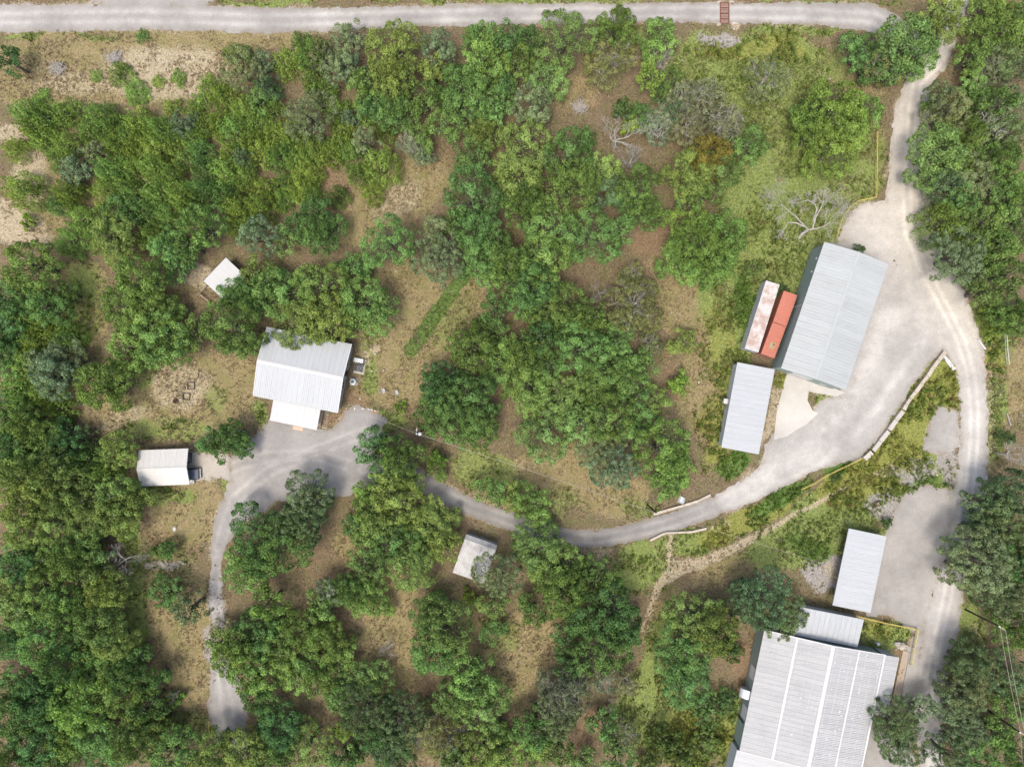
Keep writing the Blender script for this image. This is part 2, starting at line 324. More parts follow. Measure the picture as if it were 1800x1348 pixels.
# ------------------------------------------------------------------ ground paint layout (what covers the ground, not how it is lit)
# T dry grass, G green grass, W yellow-green weeds, P pale limestone, K grey gravel, E lush grass, R reddish soil
BLOBS = [
 ('T', 220, 112, 270, 85, 0, 1), ('T', 60, 150, 90, 50, 0, .9), ('P', 290, 130, 140, 62, 0, .85), ('P', 150, 145, 120, 36, 0, .65), ('G', 100, 61, 130, 8, 0, .9), ('T', 460, 70, 120, 16, 0, 1),
 ('G', 800, -2, 420, 13, 0, .9), ('G', 1300, 0, 300, 10, 0, .9), ('P', 190, 2, 60, 9, 0, .9), ('G', 480, 4, 110, 12, 0, .8), ('P', 805, 0, 30, 6, 0, .9),
 ('P', 20, 400, 80, 45, -20, .95), ('P', 55, 320, 35, 70, 0, .75), ('P', 20, 235, 40, 22, 0, .8), ('T', 60, 370, 60, 90, 0, .8),
 ('T', 705, 330, 110, 55, 25, .95), ('P', 695, 345, 70, 30, 30, .6), ('R', 760, 295, 60, 30, 30, .5), ('T', 620, 400, 60, 40, 0, .7), ('T', 1000, 170, 70, 40, 0, .55), ('R', 1010, 175, 60, 35, 0, .6),
 ('T', 300, 690, 170, 95, 0, .9), ('P', 315, 680, 65, 55, 0, .68), ('P', 210, 735, 60, 24, 20, .6), ('G', 290, 755, 120, 28, 0, .55), ('G', 245, 650, 35, 35, 0, .6), ('T', 410, 690, 60, 90, 0, .7), ('G', 465, 722, 16, 22, 0, 1.1), ('G', 380, 700, 30, 40, 30, .5),
 ('G', 145, 540, 40, 95, 0, .65), ('T', 165, 560, 30, 60, 0, .85), ('T', 150, 490, 40, 40, 0, .6), ('P', 345, 488, 48, 26, -30, .8), ('R', 330, 530, 50, 60, 0, .3),
 ('G', 270, 872, 75, 26, 0, .95), ('T', 330, 905, 80, 65, 0, .95), ('R', 310, 935, 70, 55, 0, .5), ('G', 228, 930, 18, 60, 0, .9), ('G', 395, 850, 14, 26, 0, .6),
 ('K', 295, 998, 50, 11, 0, .55), ('K', 384, 1140, 22, 60, 0, .6), ('T', 384, 1130, 40, 60, 0, .7), ('T', 300, 1130, 80, 120, 0, .8), ('G', 242, 1080, 24, 130, 0, .85), ('G', 300, 1000, 60, 60, 0, .4), ('T', 370, 1080, 40, 60, 0, .8), ('G', 330, 1270, 50, 40, 0, .5), ('R', 350, 1260, 40, 60, 0, .4), ('T', 320, 1200, 60, 50, 0, .6),
 ('T', 720, 560, 110, 120, 0, .92), ('T', 820, 540, 60, 70, 0, .8), ('G', 790, 560, 40, 80, -35, .5), ('R', 640, 695, 40, 30, 0, .7), ('P', 667, 604, 14, 11, 0, 1.1), ('P', 650, 622, 8, 16, 20, .8), ('G', 655, 655, 14, 40, 0, .8), ('T', 690, 680, 70, 50, 0, .8), ('G', 655, 600, 30, 30, 0, .5), ('R', 730, 700, 60, 60, 0, .4), ('G', 690, 745, 40, 22, 0, .7), ('R', 590, 735, 28, 14, 0, 1.0), ('P', 598, 738, 14, 12, 0, .6),
 ('T', 960, 835, 150, 55, 15, .8), ('G', 850, 825, 70, 45, 0, .6), ('T', 1070, 880, 80, 45, 0, .9), ('G', 980, 880, 60, 40, 0, .5), ('P', 930, 820, 30, 14, 0, .4), ('G', 1120, 900, 50, 20, 0, .5),
 ('R', 1150, 430, 50, 40, 0, .6), ('T', 1210, 530, 70, 80, 0, .85), ('R', 1200, 640, 40, 90, 0, .45), ('T', 1225, 690, 40, 110, 0, .6), ('T', 1180, 480, 50, 40, 0, .6),
 ('G', 1330, 120, 170, 75, 0, 1.0), ('T', 1420, 110, 80, 40, 0, .6), ('W', 1330, 90, 120, 30, 0, .6), ('G', 1345, 300, 90, 190, 0, 1.0), ('T', 1340, 260, 45, 90, 0, .75), ('T', 1230, 110, 40, 40, 0, .6), ('W', 1330, 440, 60, 100, 0, .3), ('G', 1300, 520, 50, 90, 0, .9), ('W', 1275, 620, 40, 130, 10, .5), ('G', 1290, 580, 45, 140, 0, 1.0), ('W', 1255, 750, 35, 80, 0, .6), ('E', 1293, 812, 26, 22, 0, 1.2), ('E', 1310, 540, 20, 70, 15, .7), ('T', 1310, 770, 10, 20, 0, .4), ('P', 1320, 840, 16, 20, 30, .7), ('P', 1255, 880, 60, 7, 25, .7),
 ('G', 1400, 400, 150, 230, 0, .62), ('G', 1410, 455, 45, 40, 0, 1.0), ('T', 1250, 560, 60, 160, 0, .75), ('G', 1265, 500, 40, 90, 0, .75), ('G', 1240, 100, 60, 60, 0, .8), ('T', 1490, 130, 60, 60, 0, .6), ('G', 1520, 290, 30, 90, 0, .7), ('T', 1520, 250, 28, 80, 0, .7), ('G', 1440, 330, 70, 60, 0, .7), ('T', 1440, 300, 40, 40, 0, .5), ('P', 1412, 440, 14, 14, 0, .5), ('G', 1260, 90, 60, 50, 0, .7), ('K', 1260, 65, 45, 20, 0, .7), ('G', 1400, 50, 120, 10, 0, .8), ('P', 1290, 40, 12, 5, 0, .9), ('G', 1120, 60, 60, 20, 0, .5),
 ('P', 1352, 730, 14, 75, -13, .75), ('W', 1368, 668, 14, 12, 0, .9), ('G', 1445, 708, 26, 14, 30, .9), ('P', 1455, 700, 18, 8, 30, .5),
 ('W', 1615, 715, 75, 120, -35, 1.25), ('W', 1540, 815, 130, 60, 38, 1.2), ('G', 1610, 850, 80, 60, 0, .9), ('G', 1480, 900, 150, 55, 28, 1.0), ('E', 1375, 878, 60, 18, 25, .9), ('E', 1478, 818, 45, 12, 32, 1.1), ('W', 1310, 915, 110, 28, 22, 1.05), ('G', 1400, 955, 120, 45, 20, .8), ('K', 1590, 830, 40, 25, 0, .5), ('K', 1560, 890, 40, 30, 0, .6), ('E', 1620, 860, 30, 30, 0, .6), ('G', 1560, 945, 120, 18, -10, .6), ('W', 1650, 670, 30, 50, 20, .9), ('K', 1445, 1000, 42, 40, 0, .95), ('K', 1666, 828, 26, 48, 0, .85), ('K', 1610, 835, 40, 22, 20, .6), ('P', 1455, 1000, 22, 30, 0, .6), ('E', 1430, 960, 50, 25, 0, .6), ('G', 1500, 960, 60, 30, 0, .6),
 ('R', 1320, 990, 120, 24, 22, .6), ('T', 1300, 1000, 120, 34, 22, .6), ('G', 1120, 1000, 60, 55, 0, .9), ('T', 1110, 1030, 40, 40, 0, .5), ('G', 1200, 960, 50, 30, 0, .8), ('T', 1060, 990, 60, 14, 0, .7), ('P', 1040, 975, 40, 12, 0, .6),
 ('T', 700, 1080, 60, 100, 20, .85), ('T', 920, 1140, 70, 120, -35, .95), ('R', 960, 1110, 50, 60, -35, .5), ('G', 880, 1110, 40, 40, 0, .5), ('T', 690, 1180, 70, 60, 0, .7), ('G', 1150, 1250, 90, 90, 0, .95), ('T', 1135, 1240, 40, 80, 0, .6), ('W', 1220, 1300, 90, 60, 0, .7), ('T', 760, 1300, 90, 60, 0, .5), ('R', 760, 1250, 60, 60, 0, .5), ('G', 1280, 1290, 40, 70, 0, .9), ('R', 1305, 1190, 18, 80, 15, .9), ('G', 1150, 1150, 20, 80, -20, .8), ('T', 1160, 1100, 24, 100, -15, .6), ('R', 1035, 1280, 30, 50, -30, .6),
 ('T', 630, 960, 40, 70, 0, .7), ('R', 570, 990, 60, 60, 0, .4), ('R', 580, 330, 60, 60, 0, .5),
 ('T', 1775, 660, 40, 100, 0, .9), ('R', 1785, 620, 30, 40, 0, .7), ('G', 1745, 560, 40, 80, 0, .9), ('G', 1748, 740, 24, 90, 0, .9), ('W', 1748, 630, 20, 26, 0, .9), ('T', 1750, 790, 40, 60, 0, .6), ('P', 1742, 750, 6, 160, 0, .55), ('P', 1700, 540, 10, 60, 35, .5), ('P', 1735, 530, 12, 30, 0, .7),
 ('G', 1700, 1120, 40, 70, 0, .8), ('P', 1712, 1110, 20, 24, 0, .5), ('T', 1740, 1220, 40, 40, 0, .6), ('P', 1710, 1318, 26, 24, 0, .8), ('G', 1680, 1060, 14, 60, 0, .7), ('T', 1560, 80, 40, 60, 0, .4), ('G', 1560, 1110, 60, 30, 10, 1.0), ('W', 1540, 1100, 40, 22, 0, .6), ('R', 1585, 1140, 16, 10, 0, .7), ('T', 1545, 130, 30, 50, 0, .5),
]
RIBS = [
 ('E', [(816, 486, 18), (790, 520, 20), (750, 575, 22), (723, 616, 24)], .98), ('T', [(860, 560, 8), (770, 640, 10)], .6),
 ('P', [(1575, 815, 5), (1540, 838, 6), (1480, 866, 7), (1400, 905, 8), (1330, 948, 13), (1260, 982, 18), (1190, 1003, 26), (1165, 1025, 16), (1150, 1060, 10), (1132, 1112, 10)], .8),
 ('P', [(1180, 940, 14), (1178, 980, 10), (1185, 1005, 16)], .85), ('P', [(1280, 920, 8), (1245, 930, 6)], .6),
 ('P', [(1735, 640, 8), (1742, 740, 8), (1736, 830, 8), (1722, 900, 8)], .6),
 ('P', [(265, 75, 5), (266, 110, 4), (260, 150, 4)], .8), ('R', [(985, 1075, 16), (935, 1130, 14), (885, 1200, 18)], .9), ('T', [(930, 1110, 5), (905, 1155, 5)], .9),
 ('P', [(1065, 1200, 10), (1080, 1235, 12), (1070, 1250, 8)], .6), ('T', [(1340, 20, 6), (1340, 21, 6)], .1),
]
CH = {c: i for i, c in enumerate('TGWPKER')}
def paint(px, py):
    out = np.zeros((7,)+px.shape)
    jx = px+(fbm(px, py, 60, 21)-0.5)*44; jy = py+(fbm(px, py, 60, 41)-0.5)*44
    for c, x, y, rx, ry, rot, s in BLOBS:
        a = math.radians(rot); dx, dy = jx-x, jy-y
        # rot is counter-clockwise in the plan (image y runs down)
        u = dx*math.cos(a)-dy*math.sin(a); v = dx*math.sin(a)+dy*math.cos(a)
        d = np.hypot(u/rx, v/ry)
        out[CH[c]] = np.maximum(out[CH[c]], s*(1-sstep(0.55, 1.2, d)))
    jx = px+(fbm(px, py, 18, 61)-0.5)*10; jy = py+(fbm(px, py, 18, 81)-0.5)*10
    for c, pts, s in RIBS:
        d = sdf_ribbon(jx, jy, pts)
        out[CH[c]] = np.maximum(out[CH[c]], s*(1-sstep(-2, 5, d)))
    return out

def gz(px, py):
    """ground height: nearly level, with a shallow wash running down from the yard"""
    px = np.asarray(px, float); py = np.asarray(py, float)
    wash = sdf_ribbon(px, py, [(1600, 800, 10), (1480, 872, 14), (1400, 912, 16), (1330, 955, 22), (1260, 988, 28), (1190, 1005, 34), (1160, 1040, 22), (1130, 1115, 18)])
    z = -0.75*(1-sstep(-5, 45, wash)) - 0.12*fbm(px, py, 90, 5)
    d = np.full(px.shape, 1e9)
    for n in ROADS: d = np.minimum(d, road_sdf(n, px, py, 0.0))
    return np.where(d < 35, z*sstep(5, 35, d), z)-0.012

# ground sheet: fine over the plan, coarse out to the horizon
def axis(lo, hi, step):
    a = np.arange(lo, hi+1e-6, step)
    out = [lo-30*k*k for k in (2, 4, 8, 14)][::-1]; out2 = [hi+30*k*k for k in (2, 4, 8, 14)]
    return np.concatenate([np.array(out, float), a, np.array(out2, float)])
gx = axis(-60, 1860, 4.0); gy = axis(-60, 1410, 4.0)
PX, PY = np.meshgrid(gx, gy)
Z = gz(PX, PY)
V = np.stack([(PX-900)/10, (674-PY)/10, Z], -1).reshape(-1, 3)
ny, nx = PX.shape
idx = np.arange(ny*nx).reshape(ny, nx)
F = np.stack([idx[1:, :-1], idx[1:, 1:], idx[:-1, 1:], idx[:-1, :-1]], -1).reshape(-1, 4)
pt = paint(PX, PY)
dr = np.full(PX.shape, 1e9)
for n in ROADS: dr = np.minimum(dr, road_sdf(n, PX, PY))
spill = 0.62*(1-sstep(0, 5+14*fbm(PX, PY, 50, 13), dr))*sstep(.25, .6, fbm(PX, PY, 30, 19))
far = (np.maximum(np.maximum(-PX-60, PX-1860), np.maximum(-PY-60, PY-1410)) > 0)
pt[0] = np.where(far, 0.5, pt[0]); pt[1] = np.where(far, 0.5, pt[1])
pt[3] = np.maximum(pt[3], spill)
A = np.stack([pt[0], pt[1], pt[2], pt[3]], -1).reshape(-1, 4)
B = np.stack([pt[4], pt[5], pt[6], np.ones_like(pt[0])], -1).reshape(-1, 4)

def ground_material():
    t = NT('ground_cover'); co = t.geo()
    a = t.attr('cover_a'); b = t.attr('cover_b')
    sa = t.n('ShaderNodeSeparateColor'); t.l(a.outputs['Color'], sa.inputs[0])
    sb = t.n('ShaderNodeSeparateColor'); t.l(b.outputs['Color'], sb.inputs[0])
    n1 = t.noise(1.3, co, 6, 0.7); n2 = t.noise(3.8, co, 4, 0.7); n3 = t.noise(0.35, co, 5, 0.65); n4 = t.noise(9.0, co, 3, 0.75)
    def two(c0, c1, n=n2, lo=0.32, hi=0.68): return t.mix(t.maprange(n, lo, hi), c0, c1)
    litter = two((0.07, 0.05, 0.035, 1), (0.225, 0.175, 0.105, 1), n2, .28, .72); litter = t.mix(t.maprange(n1, .35, .7, 0, .5), litter, (0.19, 0.148, 0.09, 1))
    litter = t.mix(t.maprange(n3, 0.4, 0.65, 0, 0.6), litter, t.mix(t.maprange(n2, .35, .65), (0.07, 0.08, 0.03, 1), (0.17, 0.175, 0.075, 1)))
    dry = two((0.155, 0.122, 0.062, 1), (0.295, 0.242, 0.13, 1)); dry = t.mix(t.maprange(n3, 0.42, 0.68, 0, 0.65), dry, (0.165, 0.165, 0.06, 1))
    grn = two((0.085, 0.118, 0.03, 1), (0.225, 0.27, 0.085, 1)); grn = t.mix(t.maprange(n1, 0.52, 0.75, 0, 0.65), grn, (0.27, 0.225, 0.13, 1))
    wd = two((0.095, 0.11, 0.025, 1), (0.265, 0.275, 0.078, 1)); wd = t.mix(t.maprange(n3, 0.5, 0.7, 0, 0.4), wd, (0.19, 0.16, 0.06, 1))
    pal = two((0.26, 0.212, 0.135, 1), (0.41, 0.355, 0.25, 1), n2)
    gry = two((0.21, 0.195, 0.175, 1), (0.32, 0.30, 0.28, 1), n2)
    lush = two((0.06, 0.10, 0.026, 1), (0.125, 0.195, 0.05, 1))
    red = two((0.13, 0.09, 0.055, 1), (0.255, 0.18, 0.108, 1))
    nz = t.math('ADD', t.math('MULTIPLY', n1, 0.6), t.math('ADD', t.math('MULTIPLY', n2, 0.55), t.math('MULTIPLY', n4, 0.35)))
    nz = t.math('SUBTRACT', nz, 0.75)
    def fac(src, amp, lo=0.3, hi=0.62):
        x = t.math('ADD', src, t.math('MULTIPLY', t.math('MULTIPLY', nz, amp), t.maprange(src, 0.0, 0.15)))
        return t.maprange(x, lo, hi)
    c = litter
    c = t.mix(fac(sb.outputs[2], 1.2), c, red)
    c = t.mix(fac(sa.outputs[0], 1.5), c, dry)
    c = t.mix(fac(sa.outputs[1], 1.8), c, grn)
    c = t.mix(fac(sa.outputs[2], 1.7), c, wd)
    c = t.mix(fac(sb.outputs[0], 1.5), c, gry)
    c = t.mix(fac(a.outputs['Alpha'], 1.5, .3, .95), c, pal)
    c = t.mix(fac(sb.outputs[1], 1.9), c, lush)
    c = t.mix(1.0, c, t.maprange(n4, 0.25, 0.75, 0.74, 1.26, False), 'MULTIPLY')
    n5 = t.noise(2.3, co, 6, 0.85); c = t.mix(1.0, c, t.maprange(n5, 0.32, 0.68, 0.72, 1.3, False), 'MULTIPLY')
    bump = t.math('ADD', n2, t.math('MULTIPLY', n4, 0.6))
    return t.bsdf(c, 0.95, 0, bump, 0.9, 0.12, spec=0.1)
M['ground'] = ground_material()
gm = np_mesh('ground', V, F, M['ground'], {'cover_a': ('FLOAT_COLOR', 'POINT', A), 'cover_b': ('FLOAT_COLOR', 'POINT', B)}, True)
tag(link(bpy.data.objects.new('ground', gm)), kind='structure')

# road sheets
def gravel_material():
    t = NT('gravel'); co = t.geo()
    n1 = t.noise(0.13, co, 7, 0.66); n2 = t.noise(4.0, co, 4, 0.75); n3 = t.noise(2.2, co, 3, 0.7); n4 = t.noise(0.8, co, 6, 0.72)
    tone = t.attr('tone').outputs['Color']; rough = t.attr('loose').outputs['Fac']
    c = t.mix(1.0, tone, t.maprange(n1, 0.3, 0.7, 0.76, 1.14, False), 'MULTIPLY')
    c = t.mix(1.0, c, t.mix(rough, (1, 1, 1, 1), t.maprange(n4, 0.3, 0.7, 0.9, 1.08, False)), 'MULTIPLY')
    tr = t.attr('track').outputs['Fac']
    c = t.mix(1.0, c, t.maprange(t.math('MULTIPLY', tr, t.maprange(n1, 0.3, 0.6, 0.4, 1.0)), 0, 1, .93, 1.2, False), 'MULTIPLY')
    dk = t.attr('edge').outputs['Fac']
    c = t.mix(t.math('MULTIPLY', t.math('MULTIPLY', dk, rough), t.maprange(n4, 0.4, 0.62, 0.0, 0.8)), c, (0.2, 0.165, 0.12, 1))
    c = t.mix(1.0, c, t.mix(rough, (1, 1, 1, 1), t.maprange(n2, 0.25, 0.75, 0.84, 1.16, False)), 'MULTIPLY')
    c = t.mix(t.math('MULTIPLY', rough, t.maprange(n3, 0.66, 0.74, 0, 0.35)), c, (0.2, 0.185, 0.165, 1))
    return t.bsdf(c, 0.95, 0, n2, 0.6, 0.05, spec=0.1)
M['gravel'] = gravel_material()
TONE = {'county_road': (.318, .306, .287), 'caliche_road': (.45, .42, .37), 'gravel_yard': (.348, .334, .31), 'driveway': (.228, .22, .208), 'gravel_lot': (.295, .285, .272), 'lower_gravel_yard': (.305, .291, .268), 'concrete_apron': (.48, .462, .42), 'carport_drive': (.42, .388, .335)}
LEVEL = {'gravel_lot': 0.016, 'lower_gravel_yard': 0.020, 'gravel_yard': 0.024, 'driveway': 0.028, 'county_road': 0.020, 'caliche_road': 0.034, 'concrete_apron': 0.045, 'carport_drive': 0.030}
def road_sheet(name, step=2.2):
    xs = [p[0] for _, q in ROADS[name] for p in q]; ys = [p[1] for _, q in ROADS[name] for p in q]
    ax = np.arange(max(min(xs)-60, -80), min(max(xs)+60, 1880), step); ay = np.arange(max(min(ys)-60, -70), min(max(ys)+60, 1420), step)
    X, Y = np.meshgrid(ax, ay)
    d = road_sdf(name, X, Y)
    gxr = np.gradient(d, step, axis=1); gyr = np.gradient(d, step, axis=0); gl = np.maximum(np.hypot(gxr, gyr), 0.3)
    inside = d < 0
    cell = inside[:-1, :-1] | inside[1:, :-1] | inside[:-1, 1:] | inside[1:, 1:]
    mv = np.where(d > 0, np.minimum(d, step*1.5), 0)
    X2 = X-gxr/gl**2*mv; Y2 = Y-gyr/gl**2*mv
    n, m = X.shape; id_ = np.arange(n*m).reshape(n, m)
    F = np.stack([id_[1:, :-1], id_[1:, 1:], id_[:-1, 1:], id_[:-1, :-1]], -1)[cell]
    used = np.unique(F); remap = np.full(n*m, -1); remap[used] = np.arange(len(used)); F = remap[F]
    lvl = LEVEL[name]
    Vv = np.stack([(X2-900)/10, (674-Y2)/10, np.full(X.shape, lvl)], -1).reshape(-1, 3)[used]
    du = d.copy()
    for nm in ROADS:
        if nm != name: du = np.minimum(du, road_sdf(nm, X, Y))
    track = np.zeros(X.shape); edge = sstep(-10, 0, du)
    tone = np.zeros(X.shape+(4,)); ws = np.zeros(X.shape)
    jx = X+(fbm(X, Y, 45, 23)-.5)*40; jy = Y+(fbm(X, Y, 45, 29)-.5)*40
    for nm, col in TONE.items():
        if (nm == 'concrete_apron') != (name == 'concrete_apron'): continue
        w = np.exp(-np.clip(road_sdf(nm, jx, jy, 0.0)+10, 0, 300)/16.0)*(2.0 if nm in ('caliche_road', 'carport_drive') else 1.0)+1e-6*(nm == name)
        if nm == 'caliche_road': cal = sstep(520, 820, Y)[..., None]; cc = np.array(col)*(1-cal)+np.array((.40, .385, .36))*cal
        else: cc = np.array(col)
        tone[..., :3] += w[..., None]*cc; ws += w
    tone[..., :3] /= ws[..., None]; tone[..., 3] = 1; tone = tone.reshape(-1, 4)
    for typ, pts in ROADS[name]:
        if typ != 'r': continue
        w = max(min(p[2] for p in pts[1:-1]) if len(pts) > 2 else 20, 16)
        c = sdf_ribbon(X, Y, [(x, y, 0) for x, y, _ in pts])
        off = min(w*0.24, 9)
        track = np.maximum(track, np.exp(-((c-off)/(off*0.55))**2))
    if name == 'gravel_yard': track = np.maximum(track, np.exp(-((sdf_ribbon(X, Y, [(x, y, 0) for x, y, _ in ROADS['driveway'][0][1]])-8)/4.4)**2))
    if name in ('gravel_yard', 'driveway'):   # the darker drive that leaves the yard along its lower side, with pale tracks
        for k, pts in enumerate(([(1240, 885, 0), (1320, 850, 0), (1420, 800, 0), (1500, 700, 0), (1560, 560, 0)], [(1250, 900, 0), (1340, 862, 0), (1440, 818, 0), (1540, 720, 0), (1620, 600, 0)])):
            c = sdf_ribbon(X, Y, pts); track = np.maximum(track, np.exp(-(c/(10 if k else 22))**2))
    if name == 'gravel_lot':   # faint paired wheel marks across the lot
        for pts in ([(660, 835, 0), (560, 800, 0), (470, 802, 0), (405, 822, 0)], [(640, 760, 0), (560, 790, 0), (470, 830, 0), (412, 880, 0), (385, 960, 0)]):
            c = sdf_ribbon(X, Y, pts); track = np.maximum(track, .8*np.exp(-((c-8)/3.5)**2))
    m_ = np_mesh(name, Vv, F, M['gravel'], {'tone': ('FLOAT_COLOR', 'POINT', tone[used]), 'loose': ('FLOAT', 'POINT', np.full(len(used), .15 if name == 'concrete_apron' else 1.0)), 'track': ('FLOAT', 'POINT', track.reshape(-1)[used]), 'edge': ('FLOAT', 'POINT', edge.reshape(-1)[used])})
    o = link(bpy.data.objects.new(name, m_)); return tag(o, kind='structure')
for n in ROADS: road_sheet(n)

# ------------------------------------------------------------------ ribbed sheet-metal buildings
def fit_rect(c, h, axis='top'):
    nw, ne, se, sw = [Vector(W2(p[0], p[1], h)) for p in c]
    ctr = (nw+ne+se+sw)/4
    ex = ((ne-nw)+(se-sw))/2; ey = ((nw-sw)+(ne-se))/2
    if axis == 'top':
        a = math.atan2(ex.y, ex.x); return ctr, a, ex.length, ey.length
    a = math.atan2(ey.y, ey.x); return ctr, a, ey.length, ex.length
def panel_mesh(name, w, L, nrib, rh, mat, lip=0.02, seam=1.6):
    """one sheet: ribs run along y; origin at the lower left corner of the sheet"""
    prof = []; g = w/nrib
    for i in range(nrib):
        x = i*g; hh = rh*(seam if i == 0 else 1.0); ww = 0.05 if i else 0.06
        prof += [(x+0.001, hh), (x+ww*0.7, hh), (x+ww*1.3, 0.0)]
        if i < nrib-1: prof += [(x+g-0.02, 0.0)]
    prof += [(w-0.004, 0.0)]
    n = len(prof)
    vs = [(x, 0, z) for x, z in prof]+[(x, L, z) for x, z in prof]
    vs += [(x, 0, -lip) for x, z in prof]
    fs = [(i, i+1, n+i+1, n+i) for i in range(n-1)]+[(2*n+i, 2*n+i+1, i+1, i) for i in range(n-1)]
    mb = MB().add(vs, fs); return mb.mesh(name, mat)
def lay_panels(roof, x0, x1, eave, ridge, mat, pw=0.95, nrib=3, rh=0.035, rows=(1.0,), flip=False, name='panel', lift=0.03):
    """sheets from the eave point (y,z) up to the ridge point (y,z), laid along local x"""
    ey, ez = eave; ry, rz = ridge
    dy, dz = ry-ey, rz-ez; S = math.hypot(dy, dz); ux = Vector((1, 0, 0)) if dy > 0 else Vector((-1, 0, 0))
    uy = Vector((0, dy/S, dz/S)); uz = ux.cross(uy)
    n = max(1, round((x1-x0)/pw)); w = (x1-x0)/n
    s0 = 0.0
    for r, fr in enumerate(rows):
        s1 = S*fr; me = panel_mesh(name, w, s1-s0+(0.08 if r < len(rows)-1 else 0), nrib, rh, mat)
        for i in range(n):
            ox = x0+i*w if dy > 0 else x1-i*w
            o = bpy.data.objects.new(name, me); link(o, roof)
            p = Vector((ox, ey, ez))+uy*s0+uz*(lift+0.012*r)
            Mx = Matrix((ux, uy, uz)).transposed().to_4x4(); Mx.translation = p
            o.matrix_basis = Mx
        s0 = s1
def ribbed_wall(parent, a, b, z0, z1a, z1b, mat, pitch=0.33, depth=0.035, name='wall'):
    a = Vector((a[0], a[1], 0)); b = Vector((b[0], b[1], 0)); d = b-a; L = d.length; d.normalize(); nrm = Vector((d.y, -d.x, 0))
    n = max(2, int(L/pitch)); xs = []
    for i in range(n):
        x = i*L/n; g = L/n; xs += [(x, 0), (x+g*.55, 0), (x+g*.65, depth), (x+g*.9, depth)]
    xs.append((L, 0)); vs = []
    for x, o in xs:
        p = a+d*x+nrm*o; zt = z1a+(z1b-z1a)*x/L
        vs += [(p.x, p.y, z0), (p.x, p.y, zt)]
    fs = [(2*i, 2*i+2, 2*i+3, 2*i+1) for i in range(len(xs)-1)]
    return MB().add(vs, fs).build(name, mat, parent)
def gable(name, label, cat, corners, he, hr, axis, roofmat, wallmat, over=0.35, pw=0.95, nrib=3, rh=0.03, ridge_off=0.0, rows=((1.0,), (1.0,)), wall=True, ridge_mat=None, x_cut=None, trim=True, cap_w=0.25):
    ctr, ang, L, Wd = fit_rect(corners, he, axis)
    T = thing(name, label, cat, (ctr.x, ctr.y, 0), ang)
    hy = Wd/2; ry = ridge_off*Wd
    deck = MB()
    deck.add([(-L/2, -hy, he), (L/2, -hy, he), (L/2, ry, hr), (-L/2, ry, hr), (L/2, hy, he), (-L/2, hy, he),
              (-L/2, -hy, he-.1), (L/2, -hy, he-.1), (L/2, ry, hr-.1), (-L/2, ry, hr-.1), (L/2, hy, he-.1), (-L/2, hy, he-.1)],
             [(0, 1, 2, 3), (3, 2, 4, 5), (7, 6, 9, 8), (8, 9, 11, 10), (0, 6, 7, 1), (4, 10, 11, 5), (1, 7, 8, 2), (2, 8, 10, 4), (0, 3, 9, 6), (3, 5, 11, 9)])
    roof = deck.build('roof', roofmat, T)
    lay_panels(roof, -L/2, L/2, (-hy, he), (ry, hr), roofmat, pw, nrib, rh, rows[0])
    lay_panels(roof, -L/2, L/2, (hy, he), (ry, hr), roofmat, pw, nrib, rh, rows[1])
    s1 = (hr-he)/(ry+hy); s2 = (hr-he)/(hy-ry)
    w = cap_w
    MB().add([(-L/2, ry-w, hr-w*s1+.09), (L/2, ry-w, hr-w*s1+.09), (L/2, ry, hr+.11), (-L/2, ry, hr+.11), (L/2, ry+w, hr-w*s2+.09), (-L/2, ry+w, hr-w*s2+.09)],
             [(0, 1, 2, 3), (3, 2, 4, 5)]).build('ridge_cap', ridge_mat or roofmat, roof)
    if trim:
        for sx in (-1, 1):
            for y0, y1, z0, z1 in ((-hy, ry, he, hr), (ry, hy, hr, he)):
                x = sx*(L/2+.03)
                MB().add([(x-.07, y0, z0+.1), (x+.07, y0, z0+.1), (x+.07, y1, z1+.1), (x-.07, y1, z1+.1), (x+.07*sx, y0, z0-.12), (x+.07*sx, y1, z1-.12)],
                         [(0, 1, 2, 3), (1, 4, 5, 2) if sx > 0 else (0, 3, 5, 4)]).build('rake_trim', ridge_mat or roofmat, roof)
    if wall:
        x, y = L/2-over, hy-over
        zt = he-.1+over*s1*0
        ribbed_wall(T, (-x, -y), (x, -y), 0, zt, zt, wallmat)
        ribbed_wall(T, (x, y), (-x, y), 0, zt, zt, wallmat)
        ribbed_wall(T, (x, -y), (x, ry), 0, zt, hr-.12, wallmat); ribbed_wall(T, (x, ry), (x, y), 0, hr-.12, zt, wallmat)
        ribbed_wall(T, (-x, ry), (-x, -y), 0, hr-.12, zt, wallmat); ribbed_wall(T, (-x, y), (-x, ry), 0, zt, hr-.12, wallmat)
    return T, L, Wd, roof
